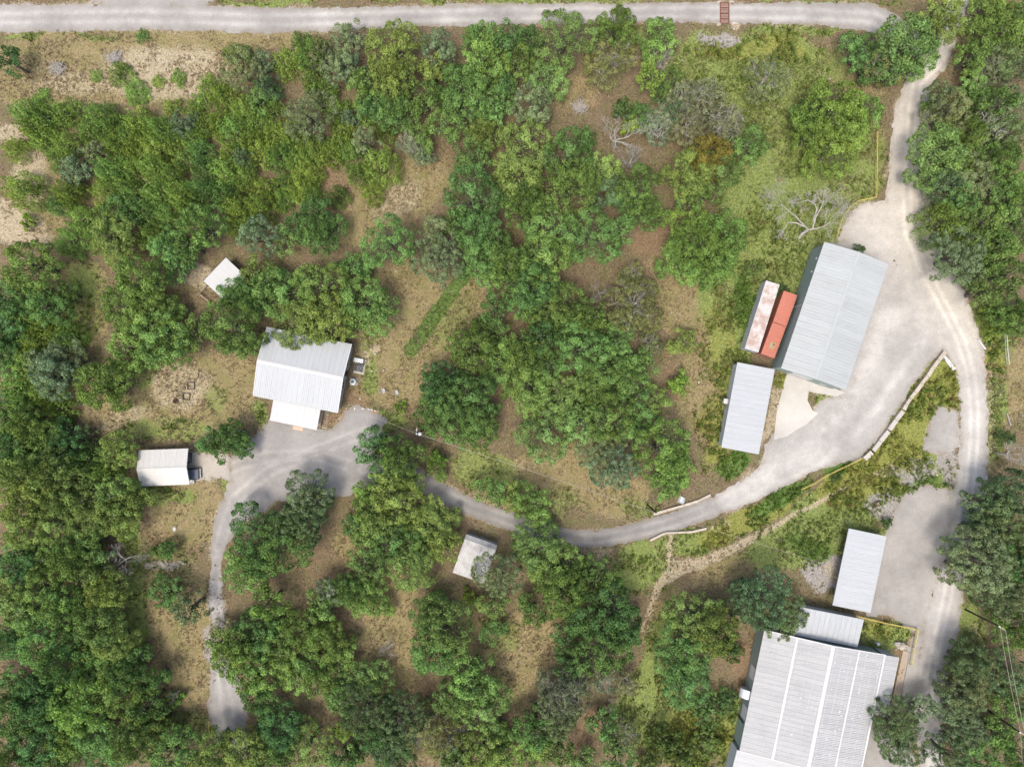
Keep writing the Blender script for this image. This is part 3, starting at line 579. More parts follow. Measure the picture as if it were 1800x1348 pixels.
def mono(name, label, cat, corners, h_lo, h_hi, axis, roofmat, wallmat=None, over=0.25, pw=0.95, nrib=3, rh=0.025, posts=None, postmat=None, fascia=None, walls=(1, 1, 1, 1), inset=0.5):
    """single-pitch roof rising towards local +y"""
    hm = (h_lo+h_hi)/2
    ctr, ang, L, Wd = fit_rect(corners, hm, axis)
    T = thing(name, label, cat, (ctr.x, ctr.y, 0), ang)
    hy = Wd/2
    deck = MB().add([(-L/2, -hy, h_lo), (L/2, -hy, h_lo), (L/2, hy, h_hi), (-L/2, hy, h_hi), (-L/2, -hy, h_lo-.12), (L/2, -hy, h_lo-.12), (L/2, hy, h_hi-.12), (-L/2, hy, h_hi-.12)],
                    [(0, 1, 2, 3), (5, 4, 7, 6), (0, 4, 5, 1), (1, 5, 6, 2), (2, 6, 7, 3), (3, 7, 4, 0)])
    roof = deck.build('roof', roofmat, T)
    lay_panels(roof, -L/2, L/2, (-hy, h_lo), (hy, h_hi), roofmat, pw, nrib, rh)
    fm = fascia or roofmat
    MB().box((0, -hy-.04, h_lo-.06), (L, .06, .2)).build('fascia', fm, roof)
    MB().box((0, hy+.04, h_hi-.04), (L, .06, .2)).build('fascia', fm, roof)
    if wallmat:
        x, y = L/2-over, hy-over; a, b = h_lo-.13, h_hi-.13
        if walls[0]: ribbed_wall(T, (-x, -y), (x, -y), 0, a, a, wallmat)
        if walls[1]: ribbed_wall(T, (x, -y), (x, y), 0, a, b, wallmat)
        if walls[2]: ribbed_wall(T, (x, y), (-x, y), 0, b, b, wallmat)
        if walls[3]: ribbed_wall(T, (-x, y), (-x, -y), 0, b, a, wallmat)
    if posts:
        for i in range(posts):
            x = -L/2+inset+(L-2*inset)*i/(posts-1)
            for sy, h in ((-1, h_lo), (1, h_hi)):
                MB().tube([(x, sy*(hy-inset), -.1), (x, sy*(hy-inset), h-.12)], .07, 8).build('post', postmat, T)
        for sy, h in ((-1, h_lo), (1, h_hi)):
            MB().box((0, sy*(hy-inset), h-.22), (L-.2, .1, .16)).build('beam', postmat, T)
    return T, L, Wd, roof
def window(T, c, w, h, nrm_axis, sgn, frame=M['trim']):
    """window on a wall whose outward normal is sgn * local axis; frame and pane are real pieces"""
    fr = MB(); d = .06
    def bx(mb, cu, cz, wu, hz, dep, off):
        ctr = (c[0]+sgn*off, c[1]+cu, c[2]+cz) if nrm_axis == 'x' else (c[0]+cu, c[1]+sgn*off, c[2]+cz)
        return mb.box(ctr, (dep, wu, hz) if nrm_axis == 'x' else (wu, dep, hz))
    for cu, cz, wu, hz in ((-w/2, 0, .07, h), (w/2, 0, .07, h), (0, -h/2, w+.07, .07), (0, h/2, w+.07, .07), (0, 0, .05, h)): bx(fr, cu, cz, wu, hz, d, .05)
    f = fr.build('window', frame, T)
    bx(MB(), 0, 0, w, h, .02, .04).build('pane', M['glass'], f)

# --- barn on the right
barn, L, Wd, r = gable('barn', 'long grey metal barn with low gable roof beside the orange containers', 'barn', [(1450, 424), (1561, 466), (1486, 687), (1373, 646)], 5.3, 6.2, 'side', M['galv'], M['green_wall'], 0.2, 1.05, 2, 0.045, trim=False)
# local x runs along the ridge towards the upper end, +y is the left side
MB().box((-L/2+.2-.05, 1.2, 1.9), (.08, 3.6, 3.6)).build('roller_door', M['trim'], barn)
MB().box((-L/2+.2-.05, -3.2, 1.05), (.08, 1.0, 2.1)).build('door', M['grey_wall'], barn)
MB().box((L/2-.2+.05, 0, 1.9), (.08, 4.0, 3.8)).build('roller_door', M['trim'], barn)
MB().tube([(-L/2+.05, Wd/2-.05, 5.2), (L/2-.05, Wd/2-.05, 5.2)], .07, 8).build('gutter', M['galv'], barn)
MB().tube([(-L/2+6, -Wd/2+.1, 5.2), (-L/2+.4, -Wd/2+.1, 5.15)], .06, 8).build('gutter', M['trim'], barn)
for xx in (8.6, 6.2): MB().box((xx, Wd/2-.12, 3.9), (.35, .2, .25)).build('wall_light', M['trim'], barn)
MB().tube([(.2, Wd/2-.08, .2), (.2, Wd/2-.08, 4.6)], .06, 8).build('downpipe', M['trim'], barn)
# --- shed below the barn
shA, L, Wd, r = mono('shed', 'pale blue-grey metal shed with single-pitch roof below the barn', 'shed', [(1296, 637), (1362, 649), (1333.5, 798), (1268, 786.6)], 2.9, 3.2, 'side', M['galv_lt'], M['pale_wall'], 0.25, 0.95, 3, 0.016)
MB().box((L/2*0-.3, Wd/2-.25+.04, 1.2), (1.0, .06, 2.0)).build('door', M['grey_wall'], shA)
o = thing('air_conditioner', 'white wall air conditioner box on left wall of blue-grey shed', 'air conditioner', (0, 0, 0)); p = P(1275, 705, 1.2); o.location = (p.x, p.y, .9); o.rotation_euler = (0, 0, shA.rotation_euler.z)
MB().box((0, 0, .4), (.9, .75, .8)).build('casing', M['trim'], o, bevel=.04)
for i in range(5): MB().box((0, .385, .15+i*.13), (.7, .02, .05)).build('grille_slat', M['grey_wall'], o)
for sx in (-.3, .3): MB().tube([(sx, -.3, 0), (sx, .3, 0)], .04, 6).build('bracket', M['steel'], o)
# --- open carport with yellow posts
shB, L, Wd, r = mono('open_carport', 'white open-sided carport on yellow posts above the large warehouse', 'carport', [(1492, 928), (1558.5, 943), (1529.7, 1077), (1463.5, 1063.5)], 2.7, 2.9, 'side', M['galv_lt'], None, pw=0.95, nrib=3, rh=0.016, posts=4, postmat=M['yellow'], inset=0.25)
# --- house
house, L, Wd, r = gable('house', 'white metal-roofed house above the gravel lot, trees over its back edge', 'house', [(470.8, 574.8), (618.5, 605), (592.8, 724.8), (445, 694.7)], 3.4, 4.7, 'top', M['galv_lt'], M['grey_wall'], 0.45, 0.92, 3, 0.03, ridge_mat=M['trim'], cap_w=.3)
for yy in (-4.6, -1.2, 2.6): window(house, (L/2-.45, yy, 1.7), 1.1, 1.2, 'x', 1)
for xx in (-5.5, 5.6): window(house, (xx, -Wd/2+.45, 1.7), 1.2, 1.2, 'y', -1)
MB().box((L/2-.41, .8, 1.05), (.06, .95, 2.1)).build('door', M['dark'], house)
MB().box((0, -Wd/2-.05, 3.35), (L, .12, .12)).build('gutter', M['grey_wall'], house)
porch, L2, W2_, r = mono('porch', 'bright white porch roof in front of the house', 'porch', [(480.6, 702), (563.5, 719.5), (557, 755.5), (474.4, 738.4)], 2.55, 2.85, 'top', M['white_roof'], None, pw=0.92, nrib=3, rh=0.02, posts=4, postmat=M['wood'], inset=0.3)
MB().box((0, 0, .1), (L2-.2, W2_-.3, .2)).build('deck', M['wood'], porch)
mat_ = thing('doormat', 'tan mat at the front edge of the white porch', 'mat', P(524, 753), math.radians(-11))
MB().box((0, 0, .03), (1.9, .7, .06)).build('rug', mat_paint('jute', (0.42, 0.31, 0.23, 1), .9), mat_)
MB().box((0, 0, .065), (1.7, .5, .012)).build('inner_weave', mat_paint('jute_light', (0.5, 0.4, 0.31, 1), .9), mat_)
st = thing('garden_steps', 'pale timber steps in red soil beside the porch', 'steps', P(573, 738), math.radians(-10))
for i in range(8): MB().box((0, -1.35+i*.38, .06+.02*i), (.85, .16, .12), rz=rnd.uniform(-.06, .06)).build('tread', M['wood'] if i % 3 else M['stone'], st)
# --- carport with vehicles
cp, L, Wd, r = gable('carport', 'cream gabled carport with two vehicles nosed under it', 'carport', [(245.4, 791.4), (330.2, 788), (332.7, 851.3), (248, 854.4)], 2.5, 3.4, 'top', M['cream_roof'], M['cream_roof'], 0.2, 0.92, 3, 0.012, wall=False, trim=True, cap_w=.12)
for i in range(4):
    for s in (-1, 1): MB().box((-L/2+.3+(L-.6)*i/3, s*(Wd/2-.15), 1.22), (.08, .08, 2.5)).build('post', M['trim'], cp)
ribbed_wall(cp, (-L/2+.15, Wd/2-.2), (-L/2+.15, -Wd/2+.2), 0, 2.4, 2.4, M['cream_roof'])
# --- small shed in the woods
shD, L, Wd, r = mono('garden_shed', 'small white-roofed shed half hidden by trees above the house', 'shed', [(359, 494), (397.5, 453), (432, 486), (392, 527)], 2.5, 2.8, 'top', M['white_roof'], M['dark'], 0.2, 0.92, 3, 0.02, fascia=M['dark'])
# --- corrugated shed by the driveway
shC, L, Wd, r = gable('corrugated_shed', 'weathered corrugated shed between trees beside the driveway', 'shed', [(816, 937.6), (871.6, 957.5), (853, 1026), (799, 1007)], 2.5, 3.1, 'top', M['old_roof'], M['grey_wall'], 0.15, 0.62, 2, 0.05, ridge_off=0.40, trim=False, cap_w=.1)
# --- warehouse
wh, L, Wd, r = gable('warehouse', 'large pale metal warehouse with white sealed seams at bottom right', 'warehouse', [(1343.7, 1111), (1556, 1147), (1513, 1366), (1299, 1316)], 3.8, 5.0, 'side', M['ware_roof'], M['green_wall'], 0.25, 0.88, 3, 0.035, ridge_off=-0.043, rows=((.505, 1.0), (.48, 1.0)), ridge_mat=M['seal'], trim=True, cap_w=.3)
hy = Wd/2; ry_w = -0.043*Wd; sl = (5.0-3.8)/hy; S = math.hypot(hy, 1.2)
def on_roof(x, s, side, up=.09):   # s = share of the slope from the eave, side -1 right slope (local -y), +1 left slope
    y = side*hy*(1-s)+ry_w*s; return Vector((x, y, 3.8+1.2*s+up))
for side, s, wd in ((1, .48, .22), (-1, .505, .22), (-1, .012, .22)):
    mb = MB(); n = 40; vs = []
    for i in range(n+1):
        x = -L/2+L*i/n; j = (vnoise(x*10, s*100, 9, 31)-.5)*.12; ww = wd/hy*(.6+.5*vnoise(x*10, s*77, 14, 33))/1.2
        vs += [on_roof(x, s-ww+j*.02, side), on_roof(x, s+ww+j*.02, side)]
    fs = [(2*i, 2*i+2, 2*i+3, 2*i+1) if side < 0 else (2*i, 2*i+1, 2*i+3, 2*i+2) for i in range(n)]
    mb.add(vs, fs).build('sealed_lap', M['seal'], r)
mb = MB()
for side in (-1, 1):
    k = 7 if side < 0 else 8
    for j in range(k):
        s = (j+.5)/k
        strong = (1.1 if j % 2 == 0 else .75) if side < 0 else .5
        x = -L/2+.2
        while x < L/2-.2:
            x += .29
            if rnd.random() < strong*(0.5+vnoise(np.array([x*10.]), np.array([s*200.]), 30, 37)[0]):
                c = on_roof(x+rnd.uniform(-.03, .03), s+rnd.uniform(-.002, .002), side, .1); q = rnd.uniform(.06, .105) if side < 0 else rnd.uniform(.045, .075)
                mb.add([c+Vector((q*math.cos(t), q*math.sin(t), -side*q*math.sin(t)*sl)) for t in [k2*math.pi/3 for k2 in range(6)]], [(0, 1, 2, 3, 4, 5)])
    for j in range(60 if side < 0 else 12):
        c = on_roof(rnd.uniform(-L/2, L/2), rnd.uniform(.05, .95), side, .105); q = rnd.uniform(.06, .16)
        mb.add([c+Vector((q*math.cos(t)*rnd.uniform(.7, 1.2), q*math.sin(t), -side*q*math.sin(t)*sl)) for t in [k2*math.pi/3 for k2 in range(6)]], [(0, 1, 2, 3, 4, 5)])
tag(mb.build('sealant_dabs', M['seal'], r), kind='stuff')
# lower strip of roof along the upper half of the right side
lx0, lx1 = L/2-10.2, L/2-.05
lean = MB().add([(lx0, -hy-2.6, 3.28), (lx1, -hy-2.6, 3.28), (lx1, -hy-.02, 3.72), (lx0, -hy-.02, 3.72), (lx0, -hy-2.6, 3.18), (lx1, -hy-2.6, 3.18), (lx1, -hy-.02, 3.62), (lx0, -hy-.02, 3.62)],
                [(0, 1, 2, 3), (5, 4, 7, 6), (0, 4, 5, 1), (1, 5, 6, 2), (2, 6, 7, 3), (3, 7, 4, 0)]).build('lean_to_roof', M['ware_roof'], wh)
lay_panels(lean, lx0, lx1, (-hy-2.6, 3.28), (-hy-.02, 3.72), M['ware_roof'], .88, 3, .035)
MB().box(((lx0+lx1)/2, -hy-2.62, 3.27), (lx1-lx0, .07, .2)).build('fascia', M['seal'], lean)
MB().box((lx0-.03, -hy-1.31, 3.55), (.1, 2.6, .12)).build('end_trim', M['seal'], lean)
ribbed_wall(wh, (lx0+.1, -hy-2.4), (lx1-.1, -hy-2.4), 0, 3.15, 3.15, M['grey_wall']); ribbed_wall(wh, (lx1-.1, -hy-2.4), (lx1-.1, -hy), 0, 3.15, 3.55, M['grey_wall']); ribbed_wall(wh, (lx0+.1, -hy), (lx0+.1, -hy-2.4), 0, 3.55, 3.15, M['grey_wall'])
hoodx = L/2-11.7
hd = MB(); ns = 10
for i in range(ns+1):
    t = math.pi*i/ns
    hd.add([(hoodx-.75, hy-.3+1.6*math.sin(t)*1.0, 2.2-1.0*math.cos(t)), (hoodx+.75, hy-.3+1.6*math.sin(t)*1.0, 2.2-1.0*math.cos(t))], [])
hd.f = [(2*i, 2*i+1, 2*i+3, 2*i+2) for i in range(ns)]+[tuple(2*i for i in range(ns+1)), tuple(2*i+1 for i in range(ns, -1, -1))]
hd.build('vent_hood', M['steel'], wh)
for dx in (8.0, 15.0): MB().box((L/2-dx, hy-.2, 2.0), (2.2, .08, 1.9)).build('roller_door', M['trim'], wh)
MB().box((L/2-16.6, hy-.16, 1.4), (.2, .16, 2.8)).build('downpipe', M['dark'], wh)
MB().box((L/2-.2, -5.5, 1.1), (.08, 1.0, 2.1)).build('door', M['grey_wall'], wh)
# strip of concrete walk along its right side
wk = thing('concrete_walk', 'brown concrete walk along right side of warehouse', 'walkway', (0, 0, 0))
mb = MB(); pts = [(1587, 1142), (1598, 1146), (1578, 1245), (1564, 1245)]; mb.prism([W2(*q) for q in pts][::-1], -.1, .12); mb.build('slab', mat_paint('brown_concrete', (0.33, 0.27, 0.21, 1), .9, 0, (0.22, 0.17, 0.13, 1), .8), wk)
MB().tube([P(1599, 1146, z=.15), P(1581, 1240, z=.15)], .06, 6).build('kerb_pipe', M['steel'], wk)
# annex and white lower building
ann, L, Wd, r = mono('annex', 'silver low-roofed annex joined to top of warehouse, tree at its left', 'annex', [(1405, 1066), (1517, 1089), (1508.5, 1137), (1397, 1116)], 3.0, 3.3, 'top', M['galv_lt'], M['grey_wall'], 0.2, 0.9, 4, 0.03)
ext, L, Wd, r = mono('warehouse_extension', 'white lower roof at the bottom edge joined to the warehouse', 'extension', [(1295.5, 1318), (1500, 1368), (1486, 1424), (1281, 1374)], 3.35, 3.6, 'side', M['white_roof'], M['pale_wall'], 0.25, 0.92, 3, 0.03)

# ------------------------------------------------------------------ shipping containers
def container(name, label, c_top, L, H, side_mat, top_mat, extra=None):
    a = [Vector(W2(p[0], p[1], H)) for p in c_top]; ctr = sum(a, Vector((0, 0)))/4
    ang = math.atan2(a[0].y-a[3].y, a[0].x-a[3].x)
    Wc = 2.44
    T = thing(name, label, 'container', (ctr.x, ctr.y, .02), ang, None)
    x, y = L/2, Wc/2
    def corr(u, fn, n, d=.04):
        vs = []; fs = []
        k = 0; pr = []
        for i in range(n):
            g = u/n; s = -u/2+i*g; pr += [(s, 0), (s+g*.4, 0), (s+g*.5, -d), (s+g*.9, -d)]
        pr.append((u/2, 0))
        for s, o in pr: vs += [fn(s, o, 0), fn(s, o, 1)]
        fs = [(2*i, 2*i+2, 2*i+3, 2*i+1) for i in range(len(pr)-1)]
        return MB().add(vs, fs)
    n = round(L/.28)
    corr(L-.2, lambda s, o, t: (s, -y-o*-1, .15+t*(H-.27)), n).build('side_panel', side_mat, T)
    corr(L-.2, lambda s, o, t: (-s, y+o, .15+t*(H-.27)), n).build('side_panel', side_mat, T)
    corr(Wc-.2, lambda s, o, t: (x+o, s, .15+t*(H-.27)), 8).build('end_panel', side_mat, T)
    corr(L-.2, lambda s, o, t: (s, -y+.06+t*(Wc-.12), H-.02+o*.6), n).build('roof_panel', top_mat, T)
    MB().box((0, 0, .1), (L-.1, Wc-.1, .16)).build('floor', M['dark'], T)
    fr = MB()
    for sx in (-1, 1):
        for sy in (-1, 1): fr.box((sx*(x-.06), sy*(y-.05), H/2), (.12, .1, H))
        fr.box((sx*(x-.06), 0, H-.05), (.12, Wc-.2, .1)); fr.box((sx*(x-.06), 0, .08), (.12, Wc-.2, .16))
    for sy in (-1, 1): fr.box((0, sy*(y-.03), H-.045), (L-.24, .06, .09)); fr.box((0, sy*(y-.03), .08), (L-.24, .06, .16))
    fr.build('frame', side_mat, T)
    for sx in (-1, 1):
        for sy in (-1, 1): MB().box((sx*(x-.09), sy*(y-.08), H+.005), (.18, .16, .03)).build('corner_casting', side_mat, T)
    for sy in (-1, 1):
        d = MB().box((-x+.03, sy*Wc/4, H/2), (.05, Wc/2-.12, H-.3)).build('door', side_mat, T)
        for q in (.3, .8): MB().tube([(-x-.02, sy*q, .2), (-x-.02, sy*q, H-.2)], .025, 6).build('locking_bar', M['steel'], d)
    return T
container('shipping_container', 'long white shipping container with rust-stained top', [(1348.5, 491.5), (1369.6, 498.5), (1331, 621.5), (1310, 614)], 12.19, 2.6, M['cont_white'], M['cont_rust'])
container('shipping_container', 'upper of the two orange-red containers, nearest the barn roof', [(1380, 512), (1399, 520), (1380, 573), (1361, 566)], 5.75, 2.59, M['cont_red'], M['cont_red'])
c3 = container('shipping_container', 'lower orange-red container with a tan patch on its roof', [(1360, 568.5), (1378.5, 574.5), (1360, 628), (1341, 619.5)], 5.85, 2.59, M['cont_red'], M['cont_red'])
MB().box((-1.0, -.1, 2.615), (1.2, 1.0, .02)).build('roof_patch', mat_paint('tan_patch', (0.30, 0.22, 0.12, 1), .8, 0, (0.2, 0.13, 0.08, 1), 3.0), c3)
for dx, dy in ((-.25, .15), (.25, -.2), (.1, .25)): MB().box((-1.0+dx, -.1+dy, 2.632), (.28, .2, .015)).build('patch_square', M['dark'] if dx > .2 else M['wood'], c3)

# ------------------------------------------------------------------ vehicles under the cream carport
def loft(sections):
    """sections: list of (x, [(y,z)...]) closed rings of equal length"""
    mb = MB(); n = len(sections[0][1])
    vs = [(x, y, z) for x, ring in sections for y, z in ring]
    fs = [(i*n+k, i*n+(k+1) % n, (i+1)*n+(k+1) % n, (i+1)*n+k) for i in range(len(sections)-1) for k in range(n)]
    fs += [tuple(range(n-1, -1, -1)), tuple((len(sections)-1)*n+k for k in range(n))]
    return mb.add(vs, fs)
def ring(w, z0, z1, r=.12, tuck=.06):
    h = w/2
    return [(-h+tuck, z0), (h-tuck, z0), (h, z0+r), (h, z1-r), (h-r, z1), (-h+r, z1), (-h, z1-r), (-h, z0+r)]
def wheel(T, x, y, r=.37):
    w = thing('wheel', None, None); w.parent = T; w.location = (x, y, r); w.rotation_euler = (math.pi/2, 0, 0)
    MB().lathe([(r*.6, -.11), (r*.95, -.11), (r, -.06), (r, .06), (r*.95, .11), (r*.6, .11)], 20).build('tyre', M['rubber'], w, True)
    MB().lathe([(0.001, .07), (r*.25, .08), (r*.6, .05), (r*.6, -.05), (0.001, -.07)], 16).build('rim', M['steel'], w, True)
def pickup(loc, rz):
    T = thing('pickup_truck', 'dark pickup truck with slatted blue-grey bed cover backing out of the cream carport', 'truck', loc, rz)
    # local +x is the tail
    loft([(-2.9, ring(1.7, .5, .95)), (-2.7, ring(1.86, .4, 1.08)), (-1.5, ring(1.92, .38, 1.14)), (2.45, ring(1.92, .38, 1.12)), (2.62, ring(1.88, .45, 1.1))]).build('body', M['car_dark'], T)
    loft([(-1.75, ring(1.75, 1.0, 1.16)), (-1.05, ring(1.55, 1.0, 1.72)), (.35, ring(1.55, 1.0, 1.74)), (.62, ring(1.66, 1.0, 1.2))]).build('cab', M['glass'], T)
    MB().box((-.35, 0, 1.74), (1.35, 1.42, .07)).build('cab_roof', M['car_dark'], T, bevel=.03)
    for i in range(3): MB().box((1.05+i*.61, 0, 1.15), (.585, 1.64, .05)).build('bed_cover_panel', M['tonneau'], T, bevel=.015)
    MB().box((2.64, 0, .85), (.06, 1.6, .46)).build('tailgate', M['car_dark'], T, bevel=.02)
    MB().box((2.76, 0, .55), (.2, 1.85, .16)).build('bumper', M['steel'], T, bevel=.03)
    for s in (-1, 1):
        MB().box((2.62, s*.88, .9), (.08, .13, .38)).build('tail_light', M['redlight'], T)
        MB().box((-2.78, s*.68, .82), (.12, .34, .2)).build('headlight', M['trim'], T)
        MB().box((-1.2, s*1.06, 1.15), (.14, .2, .18)).build('mirror', M['car_dark'], T)
        wheel(T, -1.9, s*.84); wheel(T, 1.6, s*.84)
    return T
def suv(loc, rz):
    T = thing('parked_car', 'dark rounded car under the upper half of the cream carport', 'car', loc, rz)
    loft([(-2.3, ring(1.5, .45, .8)), (-2.05, ring(1.78, .32, .92)), (-.9, ring(1.84, .3, 1.0)), (1.7, ring(1.84, .3, 1.05)), (2.1, ring(1.74, .36, 1.0)), (2.28, ring(1.45, .45, .85))]).build('body', M['car_dark'], T, True)
    loft([(-1.1, ring(1.6, .9, 1.02)), (-.35, ring(1.4, .9, 1.5, .2)), (1.0, ring(1.4, .9, 1.56, .2)), (1.5, ring(1.38, .9, 1.4, .2)), (1.95, ring(1.5, .9, 1.06))]).build('cabin_glass', M['glass'], T, True)
    MB().box((.35, 0, 1.55), (1.3, 1.2, .05)).build('roof', M['car_dark'], T, bevel=.02)
    MB().box((1.72, 0, 1.25), (.42, 1.1, .03), M=Matrix.Rotation(math.radians(38), 3, 'Y')).build('rear_window', M['tonneau'], T)
    MB().box((2.22, 0, .55), (.16, 1.5, .2)).build('bumper', M['steel'], T, bevel=.05)
    for s in (-1, 1):
        MB().box((2.1, s*.72, .88), (.12, .25, .14)).build('tail_light', M['redlight'], T)
        MB().box((-2.1, s*.66, .75), (.12, .3, .14)).build('headlight', M['trim'], T)
        MB().box((-.75, s*1.0, 1.02), (.12, .18, .14)).build('mirror', M['car_dark'], T)
        wheel(T, -1.4, s*.8, .33); wheel(T, 1.35, s*.8, .33)
p = P(355.5, 832.5); pickup((p.x-2.85, p.y, .03), 0.03)
p = P(341.5, 804); suv((p.x-2.3, p.y, .03), 0.02)
b = thing('storage_bench', 'pale storage box beside the pickup at carport corner', 'box', P(338, 845.5), .04)
MB().box((0, 0, .28), (1.1, .5, .5)).build('box_body', M['grey_wall'], b, bevel=.02); MB().box((0, 0, .56), (1.16, .56, .06)).build('lid', M['trim'], b, bevel=.015)

# ------------------------------------------------------------------ yard things
def at(px, py, z=None):
    return P(px, py, z=float(gz(np.array([px]), np.array([py]))[0]) if z is None else z)
for (x, y, s, rz, lab) in ((336, 678, 1.2, .05, 'square dark garden frame, right of two on the dry lawn'), (328, 697, 1.15, -.05, 'square dark garden frame nearer the round fire ring')):
    f = thing('raised_bed', lab, 'garden bed', at(x, y), rz, 'garden frames on the lawn')
    for a, b_ in ((0, 1), (0, -1), (1, 0), (-1, 0)):
        MB().box((a*s/2, b_*s/2, .13), (.12 if a else s+.12, .12 if b_ else s-.12, .22)).build('board', M['dark'], f)
fr = thing('fire_ring', 'round rusty fire ring with dark ash on the dry lawn', 'fire pit', at(309, 705))
MB().lathe([(.38, -.05), (.45, -.05), (.45, .3), (.38, .3), (.38, 0)], 18).build('ring', M['rust'], fr); MB().lathe([(.001, .03), (.385, .03)], 18).build('ash', M['rubber'], fr)
tb = thing('tree_stump', 'small dark stump between the two garden frames', 'stump', at(324, 682)); MB().lathe([(.32, -.1), (.24, .1), (.22, .25), (.001, .26)], 9).build('stump', M['bark'], tb)
hc = thing('hose_coil', 'coil of black hose by the upper left corner of the house', 'hose', at(462, 582))
for k in range(3): MB().tube([(math.cos(t)*(.55-.03*k), math.sin(t)*(.55-.03*k), .05+.06*k) for t in np.linspace(0, 2*math.pi, 25)], .04, 6).build('loop', M['rubber'], hc)
ac = thing('equipment_deck', 'dark-topped equipment box on a pale slab at right side of the house', 'equipment', at(632, 643), math.radians(-11))
MB().box((.1, -.1, .06), (1.9, 2.6, .12)).build('slab', M['concrete'], ac); MB().box((0, -.35, .55), (1.35, 1.35, .86)).build('cabinet', M['grey_wall'], ac, bevel=.03)
MB().box((0, -.35, 1.0), (1.28, 1.28, .05)).build('mesh_top', M['dark'], ac); MB().tube([(.2+.28*math.cos(t), -.4+.28*math.sin(t), 1.04) for t in np.linspace(0, 6.28, 15)], .03, 6).build('hose', M['grey_wall'], ac)
MB().box((-.2, .9, .5), (1.7, .75, .7)).build('side_box', M['pale_wall'], ac, bevel=.03)
wt = thing('air_conditioner', 'round blue-grey air conditioning unit by lower right side of the house', 'air conditioner', at(622, 671))
MB().box((0, 0, .05), (1.3, 1.3, .1)).build('pad', M['concrete'], wt); MB().lathe([(.55, .1), (.58, .2), (.58, .85), (.5, .92), (.3, .93)], 20).build('casing', M['steel'], wt, True); MB().lathe([(.001, .9), (.31, .9)], 16).build('fan_opening', M['dark'], wt)
for k in range(4): MB().box((math.cos(k*1.57)*.16, math.sin(k*1.57)*.16, .92), (.3, .07, .02), rz=k*1.57).build('fan_blade', M['bluecap'], wt)
for x, y, lab in ((674, 687, 'white dish on a short mast, left of two right of the house'), (697, 690, 'pale lilac dish on a short mast, right of two, above the round bush')):
    d = thing('satellite_dish', lab, 'dish', at(x, y), 0, 'dishes beside the house')
    MB().tube([(0, 0, -.2), (0, 0, .9)], .035, 8).build('mast', M['steel'], d)
    q = MB(); Rm = Matrix.Rotation(math.radians(48), 3, 'Y') @ Matrix.Rotation(0, 3, 'Z')
    q.lathe([(.001, 0), (.2, .02), (.36, .07), (.46, .13)], 18); q.v = [tuple(Rm @ Vector(v)+Vector((0, 0, .95))) for v in q.v]
    q.build('reflector', M['trim'], d, True)
    MB().tube([(.05, 0, .9), (.55, 0, 1.15)], .02, 6).build('arm', M['steel'], d); MB().box((.56, 0, 1.17), (.1, .08, .08)).build('feed', M['grey_wall'], d)
for i, (x, y, a) in enumerate(((624, 718, 1.2), (638, 718, .1), (648, 719, -.2), (654, 720.5, -.35), (660, 722, -.5))):
    k = thing('parking_block', ['white block nearest the house at top of gravel lot', 'second white block from the house along the lot edge', 'middle white block of the row at the lot edge', 'fourth white block from the house at the lot edge', 'rightmost white block of the row at the lot edge'][i], 'block', at(x, y, 0), a, 'white blocks along the lot edge')
    MB().box((0, 0, .1), (.5, .2, .2)).build('block', M['trim'], k, bevel=.03)
bk = thing('orange_pipe', 'short orange pipe lying beside white blocks on the gravel lot', 'pipe', at(656, 724, 0), -.3); MB().tube([(-.4, 0, .08), (.4, 0, .08)], .08, 8).build('pipe', mat_paint('orange_plastic', (.5, .16, .05, 1), .5), bk)
rf = thing('wooden_railing', 'pale wooden rails at the corner of the small white-roofed shed', 'railing', at(353, 517))
a0, a1, a2 = Vector((0, 0, 0)), P(366, 503)-P(353, 517), P(371, 532)-P(353, 517)
for e in (a1, a2):
    for zz in (.5, 1.0): MB().tube([(0, 0, zz), (e.x, e.y, zz)], .06, 6).build('rail', M['wood'], rf)
for e in (a0, a1, a2): MB().tube([(e.x, e.y, -.2), (e.x, e.y, 1.1)], .07, 6).build('post', M['wood'], rf)
# white sign box near the warehouse
wb = thing('water_tank', 'small white tank standing in weeds above the warehouse wall', 'tank', at(1541, 1130)); MB().lathe([(.001, .8), (.25, .8), (.3, .7), (.3, 0)], 14).build('tank', M['trim'], wb, True)
bd = thing('boulder', 'tan boulder at the upper right corner of the warehouse', 'boulder', at(1585, 1135))
def rock_mesh(mb, c, s, seed):
    r = random.Random(seed); vs = []
    for i in range(5):
        t = math.pi*i/4
        for k in range(7):
            a = 2*math.pi*k/7+i*.3; q = r.uniform(.75, 1.15)
            vs.append((c[0]+s[0]*math.sin(t)*math.cos(a)*q, c[1]+s[1]*math.sin(t)*math.sin(a)*q, c[2]+s[2]*math.cos(t)*q))
    fs = [(i*7+k, i*7+(k+1) % 7, (i+1)*7+(k+1) % 7, (i+1)*7+k) for i in range(4) for k in range(7)]
    return mb.add([v for v in vs], [f[::-1] for f in fs])
rock_mesh(MB(), (0, 0, .4), (1.1, .7, .6), 4).build('stone', M['stone'], bd)
MB_ = rock_mesh(MB(), (-.9, .5, .3), (.7, .5, .45), 9).build('stone', M['concrete'], bd)

